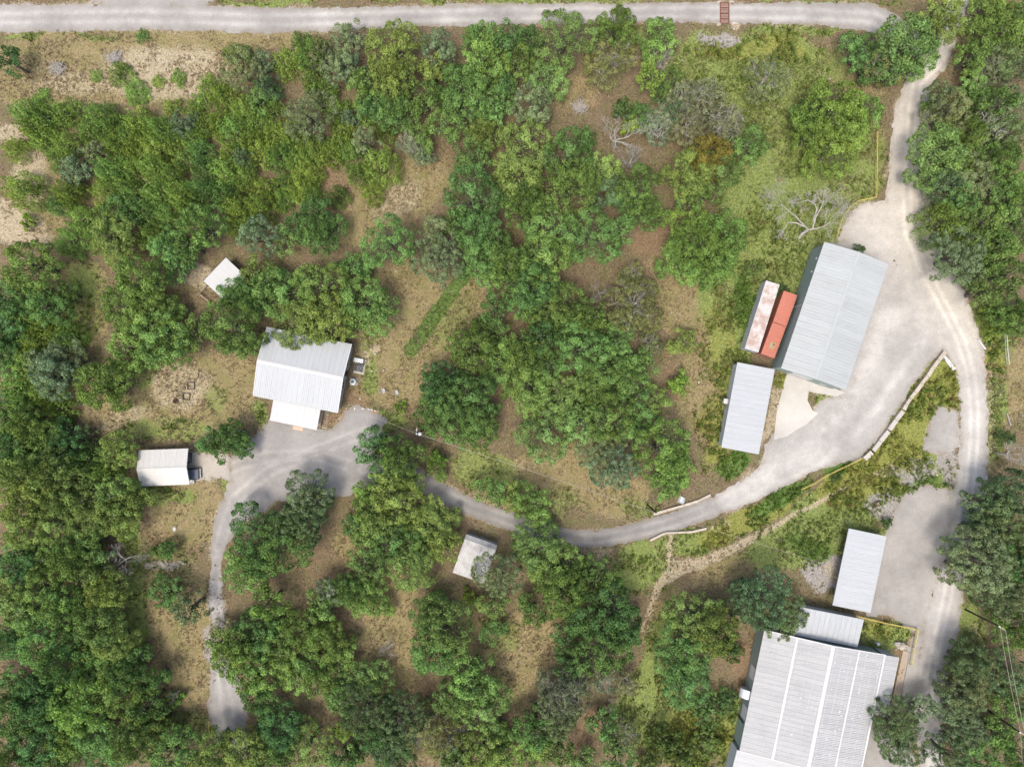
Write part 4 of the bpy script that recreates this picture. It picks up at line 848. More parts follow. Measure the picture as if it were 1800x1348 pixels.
# cattle guard
cg = thing('cattle_guard', 'rusty steel cattle guard across the gravel road at the top', 'cattle guard', P(1273.5, 24, z=.03))
fr = MB()
for sx in (-.75, .75): fr.box((sx, 0, .06), (.16, 3.8, .12))
for sy in (-1.85, -.95, 0, .95, 1.85): fr.box((0, sy, .06), (1.34, .12, .12))
fr.build('frame', M['rust'], cg)
for i in range(16):
    if i % 4: MB().tube([(-.7, -1.85+i*.2467-.02, .1), (.7, -1.85+i*.2467-.02, .1)], .035, 6).build('rail', M['rust'], cg)
MB().box((0, 0, .0), (1.5, 3.7, .03)).build('pit_floor', mat_paint('pit_soil', (.28, .21, .17, 1), .95, 0, (.14, .09, .07, 1), 2), cg)
for i, (x, y, w, h, lab) in enumerate(((1262, 5, 1.0, .5, 'upper left'), (1285, 4, 1.2, .5, 'upper right'), (1263, 44, 1.0, .6, 'lower left'), (1292, 42, 1.3, .7, 'lower right'))):
    k = thing('limestone_block', 'white limestone block at the '+lab+' corner of the cattle guard', 'stone', at(x, y, 0), 0, 'limestone blocks at the cattle guard')
    rock_mesh(MB(), (0, 0, .1), (w/2, h/2, .3), 20+i).build('stone', M['stone'], k)

# yellow pipe fences
def pipe_fence(name, label, pts, h=1.0, gap=2.6, rad=.06, mat=None, cat='fence', low=True):
    mat = mat or M['yellow']
    o = thing(name, label, cat, at(*pts[0]))
    org = o.location.copy(); w = [at(*q)-org for q in pts]
    for a, b_ in zip(w[:-1], w[1:]):
        MB().tube([a+Vector((0, 0, h)), b_+Vector((0, 0, h))], rad, 8).build('rail', mat, o)
        if low: MB().tube([a+Vector((0, 0, h*.5)), b_+Vector((0, 0, h*.5))], rad*.6, 6).build('rail', mat, o)
        n = max(1, int((b_-a).length/gap))
        for i in range(n): q = a.lerp(b_, i/n); MB().tube([q-Vector((0, 0, .3)), q+Vector((0, 0, h))], rad*.9, 6).build('post', mat, o)
    q = w[-1]; MB().tube([q-Vector((0, 0, .3)), q+Vector((0, 0, h))], rad*.9, 6).build('post', mat, o)
    return o
pipe_fence('pipe_fence', 'yellow pipe fence bending round the pale turning place above the barn', [(1538, 234), (1536, 349), (1505, 355), (1491, 365), (1476, 387), (1467, 418)])
pipe_fence('pipe_fence', 'yellow pipe rail continuing from lower end of block wall', [(1514, 804), (1448, 836), (1430, 848), (1406, 859)], .9, 3.0)
pipe_fence('pipe_fence', 'yellow pipe fence round the weedy corner above the warehouse', [(1500, 1080), (1560, 1094), (1609, 1104), (1597, 1165)], .95, 2.4, .075)
pipe_fence('pipe_gate', 'short yellow pipe barrier at the bottom of the gravel track', [(370, 1263), (372, 1288)], .9, 2.4, .06, cat='barrier')
pipe_fence('panel_gate', 'grey metal gate panel at the right edge in dry grass', [(1763, 586), (1764, 612), (1767, 640)], 1.1, 1.2, .05, M['steel'], 'gate')
# block wall along the gravel yard
bw = thing('block_wall', 'pale concrete block wall curving along the edge of the gravel yard', 'wall', at(1600, 700, 0))
org = bw.location.copy()
pl = [(1658, 618), (1647, 633), (1637, 646), (1627, 661), (1617, 674), (1606, 689), (1597, 700), (1590, 711), (1585, 720)]
pl2 = [(1584, 722), (1572, 738), (1560, 755), (1559, 757), (1545, 775), (1532, 792), (1530, 794), (1517, 806)]
for seq, wdt, mats in ((pl, .62, 'stone'), (pl2, .8, 'concrete')):
    for i, (a, b_) in enumerate(zip(seq[:-1], seq[1:])):
        A_, B_ = P(*a)-org, P(*b_)-org; d = B_-A_
        if d.length < .5: continue
        MB().box(((A_+B_)/2)+Vector((0, 0, .28+rnd.uniform(-.05, .05))), (d.length-.06, wdt*rnd.uniform(.9, 1.1), .9), rz=math.atan2(d.y, d.x)+rnd.uniform(-.03, .03)).build('block', M[mats], bw, bevel=.05)
for (a, b_, wdt, lab, nm, mt) in (((1655, 622), (1676, 650), .75, 'white concrete slab leaning at top end of the block wall', 'concrete_slab', 'trim'),
                                  ((1718, 597), (1731, 614), .28, 'white log lying at the right verge of the pale road', 'log', 'trim'),
                                  ((1768, 726), (1775, 748), .18, 'bleached plank in dry grass near the right edge', 'plank', 'deadwood')):
    A_, B_ = P(*a), P(*b_); d = B_-A_; c = (A_+B_)/2
    o = thing(nm, lab, nm.split('_')[-1], (c.x, c.y, 0), math.atan2(d.y, d.x))
    l = d.length/2
    MB().add([(-l, -wdt*.3, 0), (l, -wdt/2, 0), (l, wdt/2, 0), (-l, wdt*.3, 0), (-l, -wdt*.3, .4), (l, -wdt/2, .3), (l, wdt/2, .3), (-l, wdt*.3, .4)], [(3, 2, 1, 0), (4, 5, 6, 7), (0, 1, 5, 4), (1, 2, 6, 5), (2, 3, 7, 6), (3, 0, 4, 7)]).build('piece', M[mt], o, bevel=.04)
# culvert head walls and pipe
def low_wall(label, pts, w, h, mat='concrete', seg=2.4):
    o = thing('headwall', label, 'wall', P(*pts[0])); org = o.location.copy()
    for a, b_ in zip(pts[:-1], pts[1:]):
        A_, B_ = P(*a)-org, P(*b_)-org; d = B_-A_; n = max(1, round(d.length/seg))
        for i in range(n):
            p0, p1 = A_.lerp(B_, i/n), A_.lerp(B_, (i+1)/n); dd = p1-p0
            MB().box((p0+p1)/2+Vector((0, 0, h/2-.3)), (dd.length-.03, w*rnd.uniform(.9, 1.1), h+.6), rz=math.atan2(dd.y, dd.x)).build('block', M[mat], o, bevel=.03)
    return o
low_wall('pale stone headwall on the upper side of the driveway beside the dark pole', [(1148, 903), (1172, 896), (1200, 888), (1226, 880), (1248, 869)], .45, .45, 'stone')
low_wall('pale stone headwall on the lower side of the driveway above the wash', [(1142, 949), (1168, 936), (1215, 934), (1241, 928)], .35, .45, 'stone')
cv = thing('culvert_pipe', 'corrugated metal culvert end beside the upper headwall', 'culvert', P(1196, 884, z=-.35), math.radians(70))
MB().lathe([(.75, -1.0), (.8, -.9), (.75, -.8), (.8, -.7), (.75, -.6), (.8, -.5), (.75, -.4), (.8, -.3), (.75, -.2), (.75, .2)], 16).build('pipe', M['steel'], cv); cv.rotation_euler = (math.radians(75), 0, math.radians(-25))
br = thing('metal_barrel', 'grey metal barrel at the bottom edge among bushes', 'barrel', at(1017, 1338)); MB().lathe([(.001, .9), (.5, .9), (.55, .85), (.55, .45), (.58, .43), (.55, .4), (.55, 0)], 16).build('drum', M['steel'], br, True)

# ------------------------------------------------------------------ poles and cables
def pole(label, base, h, cap=True, arm=None, transformer=False):
    o = thing('utility_pole', label, 'pole', at(*base))
    MB().tube([(0, 0, -.5), (0, 0, h*.5), (0, 0, h)], [.17, .145, .12], 10).build('shaft', M['pole'], o)
    MB().lathe([(.001, h+.06), (.13, h+.04), (.15, h-.05)], 10).build('cap', M['trim'], o)
    if arm:
        MB().box((arm[0]/2, arm[1]/2, h-.25), (math.hypot(*arm), .12, .14), rz=math.atan2(arm[1], arm[0])).build('crossarm', M['wood'], o)
        for f in (0.12, .97): MB().lathe([(.001, .2), (.05, .2), (.07, .08), (.04, 0)], 8, (arm[0]*f, arm[1]*f, h-.18)).build('insulator', M['trim'], o)
    else: MB().lathe([(.001, .22), (.06, .22), (.08, .1), (.05, 0)], 8, (.0, .0, h)).build('insulator', M['trim'], o)
    if transformer:
        MB().lathe([(.001, 1.0), (.2, .98), (.3, .9), (.3, .05), (.001, 0)], 14, (.42, -.1, h-1.6)).build('transformer', M['pale_wall'], o, True)
        MB().tube([(-.1, .3, h-.6), (0, .9, h-.5)], .06, 6).build('bracket', M['trim'], o)
    return o.location+Vector((0, 0, h))
def cable(label, a, b_, sag, r=.025, n=24):
    o = thing('power_line', label, 'cable', a)
    d = b_-a
    MB().tube([d*(i/n)+Vector((0, 0, -sag*4*(i/n)*(1-i/n))) for i in range(n+1)], r, 5).build('strand', M['wire'], o)
p1 = pole('utility pole with white transformer at right of the gravel lot', (744, 756), 8.5, transformer=True)
p2 = pole('black utility pole leaning over the upper headwall of the driveway', (1138, 887), 8.2)
p3 = pole('dark utility pole with crossarm at the right verge below the pale road', (1697, 1071), 8.4, arm=(1.0, -.65))
p4 = pole('dark utility pole among trees near the bottom right corner', (1735, 1247), 7.9, arm=(.9, -.5))
cable('long power line from the transformer pole to the driveway pole', p1, p2, .9, .024)
cable('power line crossing the driveway towards the open carport', p2, P(1440, 988, 3.0), .6, .022)
cable('short service line from the transformer pole to the house corner', p1, P(640, 727, 3.2), .4, .02)
cable('left of two power lines running down the right edge', p3+Vector((.12, -.08, 0)), p4+Vector((.1, -.05, 0)), .25, .025)
cable('right of two power lines running down the right edge', p3+Vector((1.0, -.65, 0)), p4+Vector((.9, -.5, 0)), .25, .025)
cable('power line leaving the lowest pole at the bottom right', p4+Vector((.1, -.05, 0)), p4+Vector((1.3, -14, 0)), .2, .025)
gg = thing('guy_wire_guard', 'short yellow guy-wire guard at the right tip of the gravel lot', 'guard', at(683, 741)); e = P(694, 746)-P(683, 741); MB().tube([(0, 0, .1), (e.x, e.y, 1.3)], .05, 8).build('sleeve', M['yellow'], gg)

# ------------------------------------------------------------------ trees
def leaves(pos, out, size, rng, flat=0.5, asp=0.62):
    """one rhombic leaf spray per position; out = outward direction"""
    n = len(pos)
    nr = out*flat+rng.normal(0, .55, (n, 3)); nr[:, 2] += .25
    nr /= np.linalg.norm(nr, axis=1, keepdims=True)+1e-9
    t = np.cross(nr, rng.normal(0, 1, (n, 3))); t /= np.linalg.norm(t, axis=1, keepdims=True)+1e-9
    b = np.cross(nr, t)
    s = (size*rng.uniform(.65, 1.35, n))[:, None]
    bend = nr*s*.18
    return np.stack([pos-t*s*.5-bend, pos-b*s*.5*asp, pos+t*s*.5-bend, pos+b*s*.5*asp], 1)
def finish_crown(name, quads, tint, warm):
    V = np.concatenate(quads).reshape(-1, 3); F = np.arange(len(V)).reshape(-1, 4)
    return np_mesh(name, V, F, M['leaf'], {'tint': ('FLOAT', 'FACE', np.concatenate(tint)), 'warm': ('FLOAT', 'FACE', np.concatenate(warm))})
def limbs(mb, rng, ends, z0, r0, n=6):
    for e in ends:
        e = Vector(e); s = Vector((rng.normal(0, .05), rng.normal(0, .05), z0*rng.uniform(.55, 1.0)))
        m = s.lerp(e, .5)+Vector((rng.normal(0, .15), rng.normal(0, .15), .2*(e.z-s.z)))
        rr = r0*rng.uniform(.35, .55); mb.tube([s, m, e], [rr, rr*.7, rr*.3], 5, False)
def sph(n, rng, zmin=-.25):
    z = rng.uniform(zmin, 1, n); a = rng.uniform(0, 2*math.pi, n); r = np.sqrt(1-z*z)
    return np.stack([r*np.cos(a), r*np.sin(a), z], 1)
def oak_mesh(seed, R, H, clump=.62, leaf=.33, per=62, dens=1.0, lobes=None, gap=0.0, bare=0.0):
    rng = np.random.default_rng(seed)
    nl = lobes or max(5, int(4+R*1.5))
    L = []
    for i in range(nl):
        rho = 0 if i == 0 else R*math.sqrt(rng.uniform(.12, .52)); a = i*2.399+rng.uniform(-.5, .5)
        lr = R*rng.uniform(.32, .50)*(1.12 if i == 0 else 1)
        zc = H-lr*.75-(rho/R)**2*H*.56-rng.uniform(0, .14)*H
        L.append((rho*math.cos(a), rho*math.sin(a), zc, lr))
    L = np.array(L); C = []; O = []; LT = []; LW = []
    for i, (x, y, z, lr) in enumerate(L):
        n = int(dens*2.1*lr*lr/(clump*clump)*1.15)
        d = sph(n, rng, -.45); q = np.array([x, y, z])+d*np.array([lr, lr, lr*.78])*rng.uniform(.86, 1.06, (n, 1))
        ok = np.ones(n, bool)
        for j, (u, v, w, l2) in enumerate(L):
            if j != i: ok &= np.linalg.norm((q-[u, v, w])/[1, 1, .78], axis=1) > l2*.86
        # keep clumps from crowding
        idx = [k for k in range(n) if ok[k]]; kept = []
        for k in idx:
            if all(np.sum((q[k]-q[m])**2) > (clump*1.08)**2 for m in kept) and rng.random() > gap: kept.append(k)
        C.append(q[kept]); O.append(d[kept]); LT.append(np.full(len(kept), rng.normal(0, .1))); LW.append(np.full(len(kept), rng.normal(0, .22)))
    C = np.concatenate(C); O = np.concatenate(O); LT = np.concatenate(LT); LW = np.concatenate(LW)
    quads, tint, warm = [], [], []
    for c, o, lt, lw in zip(C, O, LT, LW):
        cr = clump*rng.uniform(.7, 1.35); n = int(per*(cr/clump)**2*rng.uniform(.8, 1.15))
        ax = o*.75+np.array([0, 0, .45]); ax /= np.linalg.norm(ax)
        d = rng.normal(0, 1, (n, 3)); d /= np.linalg.norm(d, axis=1, keepdims=True)
        dd = d+ax*.55; dd /= np.linalg.norm(dd, axis=1, keepdims=True)
        pos = c+dd*cr*rng.uniform(.55, 1.05, (n, 1))*np.array([1, 1, .85])
        quads.append(leaves(pos, dd, np.full(n, leaf), rng, .95))
        ct = rng.normal(.5, .15)+lt; cw = max(0, rng.normal(.15, .25)+lw)
        tint.append(np.clip(ct+rng.normal(0, .13, n), 0, 1)); warm.append(np.clip(cw+rng.normal(0, .2, n), 0, 1))
    ni = int(len(C)*per*.09)           # foliage inside the crown
    d = sph(ni, rng, -.4); k = rng.integers(0, len(L), ni)
    pos = L[k, :3]+d*L[k, 3:4]*rng.uniform(.2, .85, (ni, 1))*np.array([1, 1, .75])
    quads.append(leaves(pos, d, np.full(ni, leaf*1.2), rng, .4)); tint.append(rng.uniform(.25, .7, ni)); warm.append(np.zeros(ni))
    crown = finish_crown('crown', quads, tint, warm)
    tb = MB(); r0 = .045*H+.02*R
    th = H*.42
    tb.tube([(0, 0, -.6), (0, 0, 0), (.05, .03, th*.5), (.1, -.05, th), (.05, 0, H*.62)], [r0*1.5, r0*1.25, r0, r0*.8, r0*.4], 8)
    limbs(tb, rng, [(x*.9, y*.9, z-lr*.1) for x, y, z, lr in L], th, r0)
    # side branches that show between the clumps
    for x, y, z, lr in L:
        for k in range(3 if bare == 0 else 6):
            d = Vector(sph(1, rng, .0)[0]); s = Vector((x, y, z))
            e = s+d*lr*(.85 if bare == 0 else rng.uniform(.9, 1.12)); mm = s.lerp(e, .5)+Vector(rng.normal(0, .15, 3))
            tb.tube([s, mm, e], [.04, .03, .012] if bare == 0 else [.05, .035, .014], 4, False)
            if bare:
                for q in range(3):
                    f = mm.lerp(e, rng.uniform(0, .8)); g = f+(d+Vector(rng.normal(0, .6, 3))).normalized()*lr*.4
                    tb.tube([f, g], [.022, .009], 3, False)
    trunk = tb.mesh('trunk', M['bark'] if not bare else M['deadwood'])
    return crown, trunk
def juniper_mesh(seed, R, H, leaf=.2, spires=None, dens=1.0):
    """many upright feathery sprays"""
    rng = np.random.default_rng(seed)
    ns = spires or max(6, int(4.6*R*R/2.2)); quads, tint, warm = [], [], []; tops = []
    pts = []
    tries = 0
    while len(pts) < ns and tries < 4000:
        tries += 1
        a = rng.uniform(0, 6.283); rho = R*.86*math.sqrt(rng.uniform(0, 1)); q = (rho*math.cos(a), rho*math.sin(a))
        if all((q[0]-p[0])**2+(q[1]-p[1])**2 > (.68*R/max(1, R**.5))**2 for p in pts): pts.append(q)
    for x, y in pts:
        rho = math.hypot(x, y)/R
        top = H*(1-.72*rho**1.4)*rng.uniform(.82, 1.05); hh = min(top*.9, rng.uniform(2.0, 3.3)*(.5+.5*min(R/2.2, 1.3))); br = rng.uniform(.48, .82)*(.75+.25*R/2.2)
        lean = np.array([x, y])/max(R, .1)*rng.uniform(.1, .35)
        n = int(dens*150*br*hh/(leaf/.24)**2*.66)
        t = rng.power(1.6, n); t = 1-t                    # more towards the base of the spray
        rr = br*(1-t)**.75*rng.uniform(.72, 1.05, n); a = rng.uniform(0, 6.283, n)
        zz = top-hh+t*hh
        off = lean[None, :]*((t*hh)[:, None])
        wob = .14*np.stack([np.sin(zz*3+x*5), np.cos(zz*2.6+y*4)], 1)
        pos = np.stack([x+rr*np.cos(a)+off[:, 0]+wob[:, 0], y+rr*np.sin(a)+off[:, 1]+wob[:, 1], zz+rng.normal(0, .06, n)], 1)
        out = np.stack([np.cos(a)*.8, np.sin(a)*.8, np.full(n, .6)], 1)
        quads.append(leaves(pos, out, np.full(n, leaf), rng, .9, .55))
        ct = rng.normal(.5, .2); cw = max(0, rng.normal(.15, .3))
        tint.append(np.clip(ct+rng.normal(0, .13, n), 0, 1)); warm.append(np.clip(cw+rng.normal(0, .2, n), 0, 1)); tops.append((x*.7, y*.7, top-hh*.9))
    ni = int(260*R*R*.28)
    a = rng.uniform(0, 6.283, ni); rho = R*.85*np.sqrt(rng.uniform(0, 1, ni))
    pos = np.stack([rho*np.cos(a), rho*np.sin(a), H*(.2+.5*(1-(rho/R)**2)*rng.uniform(.3, 1, ni))], 1)
    quads.append(leaves(pos, np.tile([0, 0, 1.], (ni, 1)), np.full(ni, leaf*1.25), rng, .4)); tint.append(rng.uniform(.2, .6, ni)); warm.append(np.zeros(ni))
    crown = finish_crown('crown', quads, tint, warm)
    tb = MB(); r0 = .05*H
    tb.tube([(0, 0, -.6), (0, 0, 0), (.06, .02, H*.3), (0, .05, H*.5)], [r0*1.4, r0*1.1, r0*.8, r0*.25], 7)
    limbs(tb, rng, [(u*.6, v*.6, min(q, H*.5)) for u, v, q in tops[::2]], H*.35, r0)
    return crown, tb.mesh('trunk', M['bark'])
def bare_mesh(seed, R, H, lean=(0, 0), depth=4, spread=1.0, stem=.35):
    rng = random.Random(seed); mb = MB()
    def grow(p, d, l, r, dep):
        pts = [p]; rad = [r]; q = p; dd = d.copy(); k = 4
        for i in range(k):
            dd = (dd+Vector((rng.gauss(0, .22), rng.gauss(0, .22), rng.gauss(.02, .13)))).normalized()
            q = q+dd*l/k; pts.append(q); rad.append(max(.012, r*(1-.55*(i+1)/k)))
        mb.tube(pts, rad, 6 if dep > 2 else 4 if dep > 1 else 3, False)
        if dep <= 0: return
        nb = rng.choice((3, 4)) if dep > 1 else rng.choice((4, 5, 6))
        for b in range(nb):
            i = rng.randint(2, k) if b else k
            ax = Vector((rng.gauss(0, 1), rng.gauss(0, 1), rng.gauss(0, .6))).normalized()
            nd = (dd*.9+ax*rng.uniform(.45, .85)*spread+Vector((0, 0, .08))).normalized()
            grow(pts[i], nd, l*rng.uniform(.55, .8), max(.012, rad[i]*.68), dep-1)
    th = H*stem; top = Vector((lean[0], lean[1], th))
    r0 = .032*H
    mb.tube([(0, 0, -.6), (0, 0, 0), top*.55+Vector((.1, 0, 0)), top], [r0*1.4, r0*1.15, r0, r0*.85], 8)
    for i in range(5):
        a = i*1.2566+rng.uniform(-.35, .35); up = rng.uniform(.35, .9)
        grow(top, Vector((math.cos(a), math.sin(a), up)).normalized(), R*rng.uniform(.55, .75), r0*.6, depth-1)
    return mb.mesh('branches', M['deadwood'])

VAR = {}
for i, (R, H) in enumerate([(1.3, 2.2), (1.4, 2.5), (2.2, 4.0), (2.3, 4.4), (2.5, 4.6), (2.2, 4.2), (2.8, 5.0), (3.0, 5.4)]): VAR.setdefault('jun', []).append((R, H)+juniper_mesh(100+i, R, H))
for i, (R, H) in enumerate([(2.4, 4.4), (2.6, 5.0), (3.4, 6.0), (3.6, 6.2), (4.0, 6.6), (4.2, 7.0), (4.6, 7.2), (5.0, 7.8), (6.2, 8.6), (7.0, 9.4)]): VAR.setdefault('oak', []).append((R, H)+oak_mesh(200+i, R, H, .56+.03*R, .26, 92+4*R))
for i, (R, H) in enumerate([(2.6, 4.8), (3.4, 5.8), (4.2, 6.8), (5.0, 7.2)]): VAR.setdefault('fine', []).append((R, H)+oak_mesh(300+i, R, H, 0.48, .21, 84, .95, None, .08))
for i, (R, H) in enumerate([(2.8, 5.0), (3.8, 6.2), (4.8, 7.0)]): VAR.setdefault('sparse', []).append((R, H)+oak_mesh(400+i, R, H, .50, .21, 74, .9, None, .22, 1.0))
for i, (R, H) in enumerate([(1.3, 1.8), (1.5, 2.2), (2.2, 2.6)]): VAR.setdefault('bush', []).append((R, H)+oak_mesh(500+i, R, H, .42, .27, 50, 1.1, 6))
BARE = [(2.6, 5.0, bare_mesh(601, 2.6, 5.0)), (3.2, 6.0, bare_mesh(602, 3.2, 6.0)), (2.2, 5.2, bare_mesh(603, 2.2, 5.2, spread=1.2))]

KINDS = {  # form, base colour, words, name, category
 'J': ('jun', (0.1954, 0.2933, 0.068), 'yellow-green juniper', 'juniper_tree', 'tree'),
 'j': ('jun', (0.1459, 0.2407, 0.067), 'deep green juniper', 'juniper_tree', 'tree'),
 'B': ('fine', (0.1846, 0.2372, 0.1214), 'grey-green live oak', 'live_oak_tree', 'tree'),
 'b': ('fine', (0.1236, 0.1815, 0.0836), 'dark blue-green live oak', 'live_oak_tree', 'tree'),
 'O': ('oak', (0.1551, 0.2572, 0.0772), 'mid-green oak', 'oak_tree', 'tree'),
 'D': ('oak', (0.1107, 0.1991, 0.0665), 'dark green oak', 'oak_tree', 'tree'),
 'Y': ('oak', (0.1876, 0.2687, 0.0824), 'olive oak', 'oak_tree', 'tree'),
 'L': ('oak', (0.1792, 0.2866, 0.074), 'bright green oak', 'oak_tree', 'tree'),
 'U': ('oak', (.21, .2, .055), 'golden-leaved oak', 'oak_tree', 'tree'),
 'G': ('sparse', (0.2173, 0.2436, 0.1383), 'half-bare grey-green tree', 'thin_tree', 'tree'),
 'g': ('sparse', (0.2003, 0.2371, 0.1002), 'half-bare olive tree', 'thin_tree', 'tree'),
 'S': ('bush', (0.1788, 0.2788, 0.0577), 'bright green bush', 'bush', 'bush'),
 's': ('bush', (0.1177, 0.1809, 0.0598), 'dark green bush', 'bush', 'bush'),
 'X': ('bare', (0.4, 0.4, 0.4), 'bare grey dead tree', 'dead_tree', 'tree'),
}
